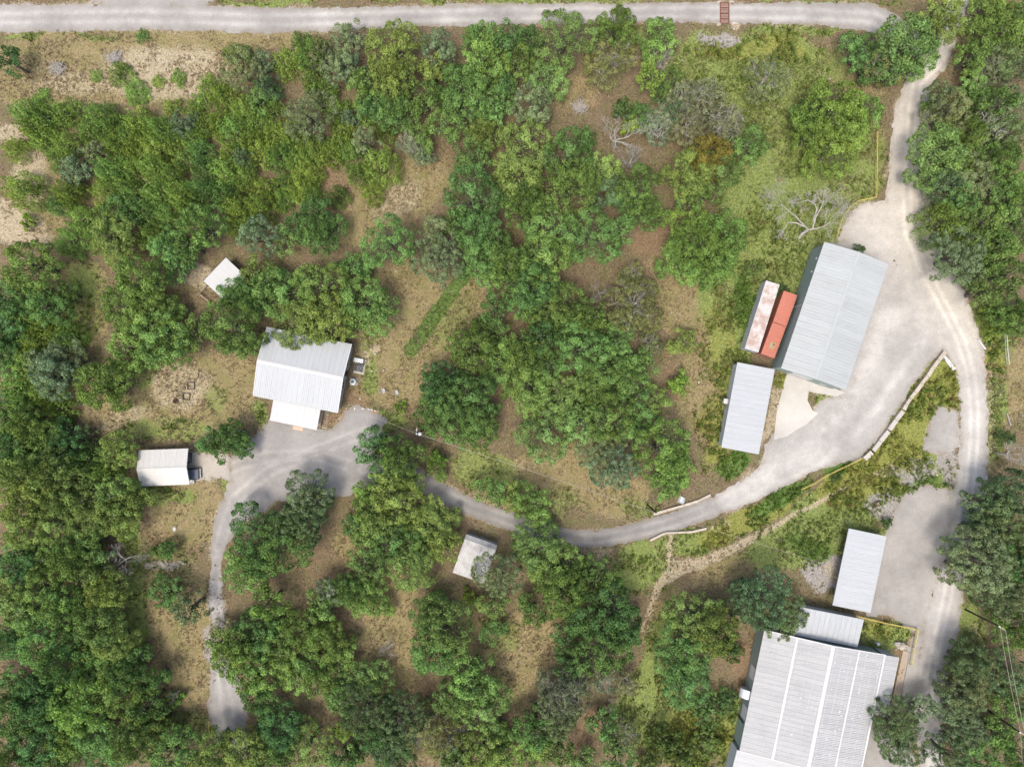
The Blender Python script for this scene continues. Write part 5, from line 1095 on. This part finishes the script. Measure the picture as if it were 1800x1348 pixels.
TREES = {
 'J': '205,123,22 235,159,25 274,140,12 309,135,15 163,130,12 25,185,28 60,195,25 100,190,24 150,195,30 188,212,21 228,205,26 265,215,25 292,182,14 330,190,16 400,85,15 425,86,13 495,100,25 540,78,28 360,142,20 382,162,25 420,182,28 400,215,28 440,205,22 470,192,22 372,205,20 60,235,25 100,245,28 140,222,22 190,250,25 225,252,25 260,252,28 300,255,22 90,272,20 172,290,28 212,290,28 250,282,25 285,300,25 320,272,22 380,292,28 420,300,26 450,258,25 482,268,25 512,275,22 536,302,25 98,330,25 175,330,28 215,335,28 260,332,26 300,332,26 455,330,25 400,360,28 440,352,28 540,335,20 280,372,27 130,382,26 110,420,30 250,408,25 10,255,20 15,322,32 570,262,24 592,250,22 640,205,17 660,278,32 615,262,25 650,332,19 1680,382,38 130,812,28 60,690,30 30,640,34 30,556,30 66,576,25 675,228,18 520,320,26 490,345,20 410,396,22 430,386,18 505,225,26 475,235,24 502,252,22 545,252,26 432,236,24 350,212,24 210,226,22 40,215,22 590,190,24 600,225,22 160,842,26 10,682,30 40,602,28 95,590,24 90,720,24 1720,430,30 1790,312,34 1770,562,28 15,708,28 560,150,24 540,132,18 395,262,22 492,318,20 625,302,20 240,228,20 330,235,20 70,165,14 345,172,16',
 'j': '247,60,12 345,285,22 340,325,26 380,335,24 300,220,20 320,362,22 85,352,20 240,366,24 458,148,22 20,592,26 1030,232,18 590,340,19 340,255,20 520,62,14',
 'B': '415,112,32 456,106,22 540,202,42 320,212,26 135,292,30 120,312,21 165,266,20 565,95,25 592,112,30 615,62,30 612,115,28 615,205,16 642,248,25 770,78,32 940,178,32 450,415,30 100,640,42 82,665,34 770,455,42 540,868,36 1658,168,28 1672,195,36 1790,122,26 1780,182,36 1720,300,38 1742,340,30 1692,450,44 1735,990,52 1698,1002,32 1720,1180,44 1690,1245,38 330,1072,28 878,1014,40 1055,795,42 1085,825,38 980,1262,38 1620,1245,28 745,272,20 1790,1050,38 1705,1292,36 765,416,34 130,642,26 60,642,30 1702,1222,34 1745,1035,28',
 'b': '425,275,18 470,150,24 150,768,20 520,922,40 545,890,30 1785,935,48 1748,885,36 1352,1055,46 1320,1060,36 1385,1085,38 1575,1272,42 1592,1312,40 640,1252,48 700,1275,48 1775,1185,36 1180,190,24 680,1310,36 1070,330,30 1790,1010,30 1772,102,30 1782,232,34 1795,392,30 1715,482,26 1672,322,30 1782,872,40 1762,1042,36 1672,1332,30 1732,932,30 1712,1172,34',
 'O': '455,172,24 200,378,30 350,396,38 290,432,30 560,402,36 40,462,44 75,537,32 640,142,26 850,62,28 850,98,34 905,106,34 1085,42,32 1160,66,32 830,160,48 800,150,34 862,180,34 890,147,20 745,166,30 690,192,38 735,238,25 780,218,28 1000,270,40 1002,322,45 1120,322,32 1140,370,32 680,420,46 920,362,36 960,402,50 1042,412,48 1090,402,26 1220,340,30 1702,236,34 1762,272,30 1768,52,38 1722,150,30 1785,352,34 1780,422,30 1792,22,26 170,676,40 200,685,18 45,752,36 240,492,40 215,542,38 255,562,40 300,538,22 270,592,45 220,612,36 296,612,34 310,472,26 414,522,34 405,572,46 422,602,30 500,512,42 560,502,44 640,536,46 620,468,26 850,458,38 895,472,42 932,502,44 962,458,42 985,542,44 1036,562,36 830,612,40 1022,612,46 1062,652,46 1100,662,34 920,622,38 880,632,34 932,682,38 1076,732,42 1110,702,30 700,802,36 768,826,20 862,864,27 938,890,30 700,952,42 735,955,38 612,1042,30 642,1052,34 672,1066,20 984,1002,42 992,1042,38 755,1082,34 760,1152,38 866,1112,24 830,1202,38 942,1292,34 930,1332,34 1202,1152,46 60,1042,38 100,1072,38 60,1132,46 100,1162,38 200,1222,42 160,1290,42 300,1322,38 270,1197,22 430,1002,38 536,1112,34 400,1152,38 490,1152,34 570,1132,38 120,987,36 1792,552,34 440,1195,34 600,1160,28 1060,1272,26 560,1062,28 880,1290,24 10,522,32 75,792,34 60,802,30 640,172,20 655,186,26 838,406,36 870,432,30 1714,96,27 1742,22,34 1798,72,30 1690,292,30 1755,182,30 1700,342,32 1762,432,34 1790,1112,32 1722,1332,32 1760,1292,28 1792,1332,34 600,1232,28 560,1202,28 522,1192,30 545,1166,26 600,1342,30 150,1192,34 180,1332,34 15,1212,32 75,986,28 455,526,28 470,500,30 870,542,28 942,552,30 1002,582,30 1082,602,30 962,642,30 1132,642,28 1152,702,26 1122,752,30 1042,692,34 640,932,28 90,1242,32 1182,142,26 520,396,24 700,160,24 -4,640,30 1640,180,16',
 'D': '8,102,24 330,432,25 552,372,28 892,62,28 930,70,22 1130,202,22 830,342,46 1100,352,26 1312,252,34 1517,86,32 1532,112,28 112,516,25 20,792,32 392,782,30 408,762,24 424,788,18 368,778,24 775,672,34 800,722,52 835,700,40 770,730,34 840,750,34 655,790,34 442,932,44 490,962,46 452,992,30 290,1046,28 450,1122,34 20,1002,32 215,1182,34 20,1262,38 50,1312,38 490,1282,38 940,1076,28 1050,1022,38 1072,1082,54 1062,1142,52 1092,1112,36 1212,1202,42 295,966,14 1000,1122,28 1772,770,14 455,1235,30 1000,1180,22 1790,1240,34 660,1292,34 0,742,30 110,792,28 800,386,24 10,1132,30 60,1232,40 20,1342,34 255,1242,28 30,972,30 140,1062,28 0,562,30 20,722,30 110,762,24 470,1342,34 690,1342,30 952,592,28 862,582,28 620,922,22 1795,982,38 -6,600,30',
 'Y': '195,416,40 692,78,46 690,128,34 762,118,28 992,58,50 966,137,34 850,237,32 830,272,30 926,242,44 910,312,40 1052,302,34 1217,302,38 1262,306,38 1602,72,44 1664,26,36 1652,262,44 1732,392,34 202,792,30 40,832,38 90,832,38 40,882,36 100,882,38 195,872,34 230,882,28 150,882,30 340,586,28 520,560,46 580,556,44 450,482,30 502,422,25 985,702,42 962,762,42 1022,742,34 700,882,42 660,912,38 690,855,34 645,986,34 720,1002,38 784,964,28 944,964,40 30,922,38 90,926,38 150,922,38 200,912,34 180,1042,34 170,1102,38 192,1132,34 230,1312,38 262,1292,34 380,1327,34 432,1322,38 542,1312,38 782,1112,46 802,1232,38 852,1252,42 652,1202,34 986,1322,28 1232,1092,50 1262,1112,38 760,922,38 866,1066,24 1202,602,24 1780,482,30 110,1192,24 1745,470,26 10,852,34 1740,512,28 590,1216,30 850,1332,34 802,1346,30 350,1346,24 1030,1346,26 1090,1332,28 140,1132,34 30,1082,34 90,1346,34 240,1262,24 150,1012,30 165,982,28 0,1052,34 135,962,30 905,878,24 880,1322,26 1640,312,22',
 'L': '1235,425,46 1262,452,38 1205,452,38 1215,392,38 1275,405,34 830,60,18 1142,132,24 1475,182,46 1530,192,26 1430,202,30 1492,212,40 1420,242,24 1462,262,42 1598,112,28 1165,792,46 1190,822,30 1176,852,28 640,886,20 470,1062,30 486,1092,25 130,1252,46 110,1302,38 605,1286,18 1240,480,26 650,862,24',
 'U': '1250,268,34',
 'G': '720,252,25 1155,226,30 1177,202,25 1232,172,38 1212,216,34 1272,212,34 1745,117,34 1742,222,34 395,1122,28 575,1042,24 992,1226,46 1062,1192,28 1022,1202,28 1202,166,28 1100,1202,22 1640,345,14',
 'g': '1075,102,40 1120,532,46 1350,132,36 1548,112,28 790,1302,38 1100,552,30 1572,132,20 740,1290,30 1100,1292,26 1142,602,22 1110,482,22',
 'S': '705,716,10 825,1052,14 1110,221,18 48,388,12 1195,672,18 305,1233,13 770,806,14',
 's': '275,970,14 1172,1302,28 1510,437,9 1325,470,14 1380,510,9 1250,1252,30 620,1325,22 1290,1150,18 1140,1342,22 1200,1342,26 1242,1312,26 1282,1232,20 1170,166,22 1100,192,18 1560,920,8 1470,840,8',
 'X': '1086,238,32 1112,278,22 205,990,26 1055,512,20 1292,204,20 680,1145,16 490,1162,12 1792,802,20 300,1228,10 1165,95,20 520,570,14',
}
LAND = [((530, 650), 'white house'), ((290, 822), 'cream carport'), ((392, 480), 'woodland shed'), ((835, 980), 'corrugated shed'), ((1462, 555), 'long grey barn'), ((1315, 718), 'blue-grey shed'),
        ((1440, 1230), 'big warehouse'), ((1510, 1002), 'open white carport'), ((1273, 24), 'cattle guard'), ((741, 758), 'transformer pole'), ((766, 552), 'bright grass strip'), ((0, 0), 'top left corner'),
        ((0, 1348), 'bottom left corner'), ((1800, 0), 'top right corner'), ((1800, 1348), 'bottom right corner'), ((1152, 896), 'driveway headwalls'), ((1740, 640), 'metal gate panel'), ((900, 1348), 'bottom centre edge'), ((640, 0), 'top centre edge'), ((165, 112), 'cut brush heaps'), ((0, 600), 'left edge midpoint')]
ORD = ['nearest', 'second nearest', 'third nearest', 'fourth nearest', 'fifth nearest', 'sixth nearest', 'seventh nearest', 'eighth nearest', 'ninth nearest', 'tenth nearest', 'eleventh nearest', 'twelfth nearest', 'thirteenth nearest', 'fourteenth nearest', 'fifteenth nearest', 'sixteenth nearest', 'seventeenth nearest', 'eighteenth nearest', 'nineteenth nearest', 'twentieth nearest']
def direction(dx, dy):
    a = (math.degrees(math.atan2(-dy, dx))+360) % 360
    return ['right of', 'above right of', 'above', 'above left of', 'left of', 'below left of', 'below', 'below right of'][int(((a+22.5) % 360)//45)]
recs = []
for k, s in TREES.items():
    for tok in s.split():
        x, y, r = map(float, tok.split(','))
        lx = min(LAND, key=lambda q: math.hypot(q[0][0]-x, q[0][1]-y))
        recs.append([k, x, y, r, lx, math.hypot(lx[0][0]-x, lx[0][1]-y)])
CNT = {}
for rec in sorted(recs, key=lambda q: q[5]):
    key = (rec[0], rec[4][1], direction(rec[1]-rec[4][0][0], rec[2]-rec[4][0][1])); n = CNT.get(key, 0); CNT[key] = n+1
    rec.append(n)
GROUPS = {'juniper_tree': 'junipers of the wood', 'live_oak_tree': 'live oaks of the wood', 'oak_tree': 'oaks of the wood', 'thin_tree': 'thin half-bare trees', 'bush': 'bushes in the clearings', 'dead_tree': 'bare dead trees'}
trng = random.Random(5)
TREEPOS = []
for k, x, y, r, lx, dist, rank in recs:
    form, colr, words, nm, cat = KINDS[k]
    R = r/10.0
    if form == 'bare':
        vr = min(BARE, key=lambda v: abs(v[0]-R)+trng.uniform(0, .6))
    else:
        vr = min(VAR[form], key=lambda v: abs(math.log(v[0]/R))+trng.uniform(0, .28))
    vR, vH = vr[0], vr[1]
    s = R/vR*1.04; szz = s**.75*trng.uniform(.92, 1.62)
    if form == 'jun' and y < 172 and x < 345: szz *= .5
    elif form == 'jun': szz *= trng.uniform(.9, 1.25); s *= 1.08
    H = vH*szz
    hc = H*.72
    bx_, by_ = W2(x, y, hc)
    lab = '%s %s the %s, %s such tree' % (words, direction(x-lx[0][0], y-lx[0][1]), lx[1], ORD[min(rank, 19)])
    T = thing(nm, lab, cat, (bx_, by_, float(gz(np.array([x]), np.array([y]))[0])), trng.uniform(0, 6.283), GROUPS[nm])
    T.scale = (s, s*trng.uniform(.9, 1.1), szz)
    TREEPOS.append((bx_*10+900, 674-by_*10, R*10))
    if form == 'bare':
        link(bpy.data.objects.new('branches', vr[2]), T)
        continue
    link(bpy.data.objects.new('trunk', vr[3]), T)
    c = link(bpy.data.objects.new('crown', vr[2]), T)
    v = trng.uniform(.8, 1.22); hv = trng.uniform(-.13, .1)
    c.color = (colr[0]*v*(1+hv), colr[1]*v, colr[2]*v*(1-hv), 1)

# the large dead tree above the barn: trunk leaning to upper right, wide fans of bleached twigs
def big_dead_tree():
    T = thing('dead_tree', 'large bleached dead tree with spreading twigs above the barn', 'tree', P(1405, 418, z=-.05), 0, 'bare dead trees')
    org = Vector(T.location); rng = random.Random(3)
    J = lambda x, y, h: P(x, y, h)-org
    def limb(pts, r0, r1, mb):
        n = len(pts); mb.tube(pts, [r0+(r1-r0)*i/(n-1) for i in range(n)], 7, False)
    def fan(mb, p, d, l, r, dep):
        pts = [p]; q = p; dd = d.copy()
        for i in range(3):
            dd = (dd+Vector((rng.gauss(0, .16), rng.gauss(0, .16), rng.gauss(0, .1)))).normalized(); q = q+dd*l/3; pts.append(q)
        mb.tube(pts, [r, r*.8, r*.6, max(.012, r*.4)], 4, False)
        if dep == 0: return
        for b in range(4 if dep > 1 else 5):
            nd = (dd+Vector((rng.gauss(0, .5), rng.gauss(0, .5), rng.gauss(0, .25)))).normalized()
            fan(mb, pts[rng.choice((1, 2, 3))], nd, l*rng.uniform(.55, .85), max(.013, r*.6), dep-1)
    tr = MB(); limb([J(1403, 420, -.4), J(1410, 411, .8), J(1421, 404, 1.8)], .30, .22, tr); tr.build('trunk', M['deadwood'], T)
    arms = [[(1421, 404, 1.8), (1411, 394, 2.6), (1400, 382, 3.3), (1388, 372, 4.0), (1376, 362, 4.6)], [(1421, 404, 1.8), (1435, 402, 2.4), (1448, 398, 3.0), (1457, 392, 3.4)],
            [(1428, 402, 2.1), (1434, 382, 3.6), (1443, 366, 4.6), (1447, 356, 5.2)], [(1430, 388, 3.0), (1436, 368, 4.0), (1432, 358, 4.6), (1420, 352, 5.0), (1408, 355, 5.2)], [(1413, 398, 2.4), (1400, 392, 2.9), (1386, 391, 3.2), (1380, 400, 3.2)]]
    fans = [[(4, (-1, .3, .3), 2.2), (4, (-.7, .8, .3), 2.4), (3, (-1, -.2, .1), 1.8), (3, (.1, 1, .3), 1.6), (4, (-1, -.5, .1), 2.0), (2, (.6, .9, .2), 1.2)], [(3, (1, .5, .4), 2.2), (3, (.8, 1, .3), 2.4), (2, (.5, 1, .4), 1.8), (3, (1, -.1, .1), 1.8), (2, (.7, -.9, 0), 1.0), (3, (.7, .7, .5), 2.4)],
            [(3, (-.8, .8, .3), 1.6), (3, (.8, .7, .3), 1.8), (3, (0, 1, .3), 1.5), (2, (1, .3, .2), 1.2)], [(4, (-.8, -.3, 0), 1.0), (3, (.1, .9, .2), .7)], [(3, (-.4, -1, 0), 1.2), (3, (-1, -.6, 0), 1.0)]]
    for a, f in zip(arms, fans):
        mb = MB(); pts = [J(*q) for q in a]; limb(pts, .14, .05, mb)
        for i, d, l in f: fan(mb, pts[i], Vector(d).normalized(), l, .034, 3)
        mb.build('branch', M['deadwood'], T)
    return T
big_dead_tree()
# brush piles
for x, y, lab in ((103, 122, 'grey heap of cut branches on the dry clearing, left of the bushes'), (203, 103, 'grey heap of cut branches just above a juniper bush in the clearing'), (1018, 190, 'fallen pale branches on bare soil in the upper middle clearing')):
    o = thing('brush_pile', lab, 'brush pile', at(x, y)); r_ = random.Random(int(x)); mb = MB()
    for i in range(70):
        a = r_.uniform(0, 6.28); c = Vector((r_.gauss(0, .5), r_.gauss(0, .45), r_.uniform(.05, .7))); d = Vector((math.cos(a), math.sin(a), r_.uniform(-.25, .25)))*r_.uniform(.5, 1.3)
        mb.tube([c-d, c+Vector((r_.gauss(0, .1), r_.gauss(0, .1), .05)), c+d], [.04, .03, .015], 4, False)
    mb.build('sticks', M['deadwood'], o)
# rows of stone in the clearing
st2 = thing('pale_boulder', 'white limestone boulder on the dry slope below the cream carport', 'boulder', at(307, 929)); rock_mesh(MB(), (0, 0, .1), (.35, .5, .25), 3).build('stone', M['trim'], st2)

# ------------------------------------------------------------------ low growth and stones (too many to count)
def sample(n, seed, weights, thr=.05):
    rng = np.random.default_rng(seed); x = rng.uniform(-40, 1840, n); y = rng.uniform(-40, 1390, n)
    w = paint(x, y); p = np.maximum(sum(w[CH[c]]*f for c, f in weights.items()), thr if thr > .1 else 0)
    d = np.full(x.shape, 1e9)
    for nme in ROADS: d = np.minimum(d, road_sdf(nme, x, y))
    patch = fbm(x, y, 30, 91)
    keep = (rng.uniform(0, 1, n) < p*sstep(.3, .62, patch)*1.3) & ((d > 1.0+rng.uniform(-3, 2, n)) | ((x < 445) & (y > 965) & (rng.uniform(0, 1, n) < .45)))
    keep &= ~((w[CH['E']] > .3) & (x < 1000)) | (thr > .1)
    for q in BUILT: keep &= sdf_poly(x, y, q) > 1
    return x[keep], y[keep], w[:, keep], rng
BUILT = [[(1440, 430), (1540, 470), (1470, 680), (1362, 645)], [(1296, 637), (1360, 649), (1331, 795), (1268, 786)], [(470, 580), (622, 607), (598, 722), (450, 695)], [(247, 793), (335, 790), (335, 848), (250, 851)],
         [(1335, 1100), (1570, 1145), (1500, 1400), (1270, 1370)], [(1490, 930), (1550, 943), (1520, 1075), (1460, 1062)], [(1340, 494), (1398, 515), (1350, 630), (1300, 614)], [(362, 495), (398, 456), (430, 486), (394, 525)], [(816, 938), (871, 958), (850, 1022), (800, 1006)]]
def blades(name, label, x, y, w, rng, hgt, wid, nb, pal, cat=None):
    n = len(x); z = gz(x, y)
    base = np.stack([(x-900)/10, (674-y)/10, z], 1)
    a = rng.uniform(0, 6.283, (n, nb)); h = hgt*rng.uniform(.5, 1.4, (n, 1))*rng.uniform(.7, 1.2, (n, nb)); ln = h*rng.uniform(.35, 1.0, (n, nb))
    d = np.stack([np.cos(a), np.sin(a)], -1)
    sd = np.stack([-np.sin(a), np.cos(a)], -1)*(wid*rng.uniform(.6, 1.4, (n, nb)))[..., None]
    o = base[:, None, :2]+d*0.05
    v0 = np.concatenate([o-sd*.5, np.repeat(base[:, None, 2:], nb, 1)-.03], -1)
    v1 = np.concatenate([o+sd*.5, np.repeat(base[:, None, 2:], nb, 1)-.03], -1)
    v2 = np.concatenate([o+d*ln[..., None]*.55+sd*.5, (base[:, None, 2]+h*.85)[..., None]], -1)
    v3 = np.concatenate([o+d*ln[..., None], (base[:, None, 2]+h*rng.uniform(.5, 1, (n, nb)))[..., None]], -1)
    V = np.stack([v0, v1, v2, v3], 2).reshape(-1, 3); F = np.arange(len(V)).reshape(-1, 4)
    c = pal(x, y, w, rng, n)[:, None, :]*rng.uniform(.7, 1.35, (n, nb, 1))
    C = np.concatenate([c.reshape(-1, 3), np.ones((n*nb, 1))], 1)
    m = np_mesh(name, V, F, M['blade'], {'col': ('FLOAT_COLOR', 'FACE', C)})
    return tag(link(bpy.data.objects.new(name, m)), label, cat, None, 'stuff')
def pal_weeds(x, y, w, rng, n):
    yl = np.clip(w[CH['W']]*1.1, 0, 1)*sstep(.35, .65, fbm(x, y, 50, 71)); lush = np.clip(w[CH['E']], 0, 1)
    t = np.clip(yl+rng.normal(0, .18, n), 0, 1)[:, None]
    c = np.array([.15, .215, .05])*(1-t)+np.array([.29, .31, .08])*t
    br = (rng.uniform(0, 1, n) < .03*(1+w[CH['W']]))[:, None]; c = np.where(br, np.array([.24, .16, .07]), c)
    return c*(1-lush[:, None])+np.array([.095, .19, .035])*lush[:, None]
def pal_grass(x, y, w, rng, n):
    g = np.clip(w[CH['G']]+w[CH['E']]-.5*w[CH['T']]+rng.normal(0, .25, n), 0, 1)[:, None]
    return np.array([.33, .27, .17])*(1-g)+np.array([.145, .19, .06])*g
x, y, w, g_ = sample(120000, 51, {'W': .9, 'E': .5, 'G': .22})
blades('weeds', 'yellow-green weeds crowding the ditch and verges', x, y, w, g_, .5, .13, 6, pal_weeds, 'weeds')
x, y, w, g_ = sample(26000, 53, {'W': 1.0, 'E': .35, 'G': .10})
blades('tall_weeds', 'tall clumps of yellowing weeds standing in the ditch', x, y, w, g_, .7, .2, 9, pal_weeds, 'weeds')
x, y, w, g_ = sample(260000, 52, {'T': .45, 'G': .6, 'E': .5, 'P': .12, 'R': .15}, .12)
blades('grass', 'short dry and green grass tufts over the open ground', x, y, w, g_, .30, .10, 5, pal_grass, 'grass')
def stones():
    rng = np.random.default_rng(77); n = 60000
    x = rng.uniform(-40, 1840, n); y = rng.uniform(-40, 1390, n); w = paint(x, y)
    keep = rng.uniform(0, 1, n) < (w[CH['P']]*.35+w[CH['T']]*.05+w[CH['R']]*.05+w[CH['K']]*.12)*sstep(.35, .6, fbm(x, y, 24, 95))
    for q in BUILT: keep &= sdf_poly(x, y, q) > 1
    x, y = x[keep], y[keep]; n = len(x)
    s = rng.gamma(2.0, .045, n)+.05
    c = np.stack([(x-900)/10, (674-y)/10, gz(x, y)+s*.15], 1)
    a = rng.uniform(0, 6.283, n); R_ = np.stack([np.cos(a), np.sin(a)], 1)
    dirs = np.array([(1, 0, 0), (0, 1, 0), (-1, 0, 0), (0, -1, 0), (.1, .1, .55), (0, 0, -.5)])
    V = np.empty((n, 6, 3))
    for k, dv in enumerate(dirs):
        q = rng.uniform(.65, 1.3, n)*s
        V[:, k, 0] = c[:, 0]+(dv[0]*R_[:, 0]-dv[1]*R_[:, 1])*q; V[:, k, 1] = c[:, 1]+(dv[0]*R_[:, 1]+dv[1]*R_[:, 0])*q; V[:, k, 2] = c[:, 2]+dv[2]*q
    f = np.array([(0, 1, 4), (1, 2, 4), (2, 3, 4), (3, 0, 4), (1, 0, 5), (2, 1, 5), (3, 2, 5), (0, 3, 5)])
    F = (np.arange(n)[:, None, None]*6+f[None]).reshape(-1, 3)
    m = np_mesh('stones', V.reshape(-1, 3), F, M['stone'])
    tag(link(bpy.data.objects.new('stones', m)), 'loose pale limestone chips scattered over bare ground', 'stones', None, 'stuff')
stones()

def twigs():
    """fallen sticks on the bare and littered ground"""
    rng = np.random.default_rng(88); n = 16000
    x = rng.uniform(-40, 1840, n); y = rng.uniform(-40, 1390, n); w = paint(x, y)
    d = np.full(x.shape, 1e9)
    for nme in ROADS: d = np.minimum(d, road_sdf(nme, x, y))
    keep = (d > 2) & (rng.uniform(0, 1, n) < .5*sstep(.35, .65, fbm(x, y, 60, 97))+.1) & (w[CH['W']] < .4)
    for q in BUILT: keep &= sdf_poly(x, y, q) > 1
    x, y = x[keep], y[keep]; n = len(x)
    c = np.stack([(x-900)/10, (674-y)/10, gz(x, y)+.05], 1)
    a = rng.uniform(0, 6.283, n); l = rng.gamma(2.0, .22, n)+.15; r = rng.uniform(.018, .045, n)
    D = np.stack([np.cos(a), np.sin(a), rng.normal(0, .08, n)], 1); S = np.stack([-np.sin(a), np.cos(a), np.zeros(n)], 1); U = np.tile([0, 0, 1.], (n, 1))
    V = np.empty((n, 6, 3))
    for k, (e, off) in enumerate(((-1, 0), (-1, 1), (-1, 2), (1, 0), (1, 1), (1, 2))):
        rr = (r*(1 if e < 0 else .5))[:, None]; o = (S*rr, -S*rr, U*rr*1.5)[off]
        V[:, k] = c+D*l[:, None]*e*.5+o
    f = np.array([(0, 3, 5, 2), (2, 5, 4, 1), (1, 4, 3, 0)]); F = (np.arange(n)[:, None, None]*6+f[None]).reshape(-1, 4)
    m = np_mesh('fallen_twigs', V.reshape(-1, 3), F, M['deadwood'])
    tag(link(bpy.data.objects.new('fallen_twigs', m)), 'fallen grey sticks scattered over the bare ground', 'twigs', None, 'stuff')
twigs()
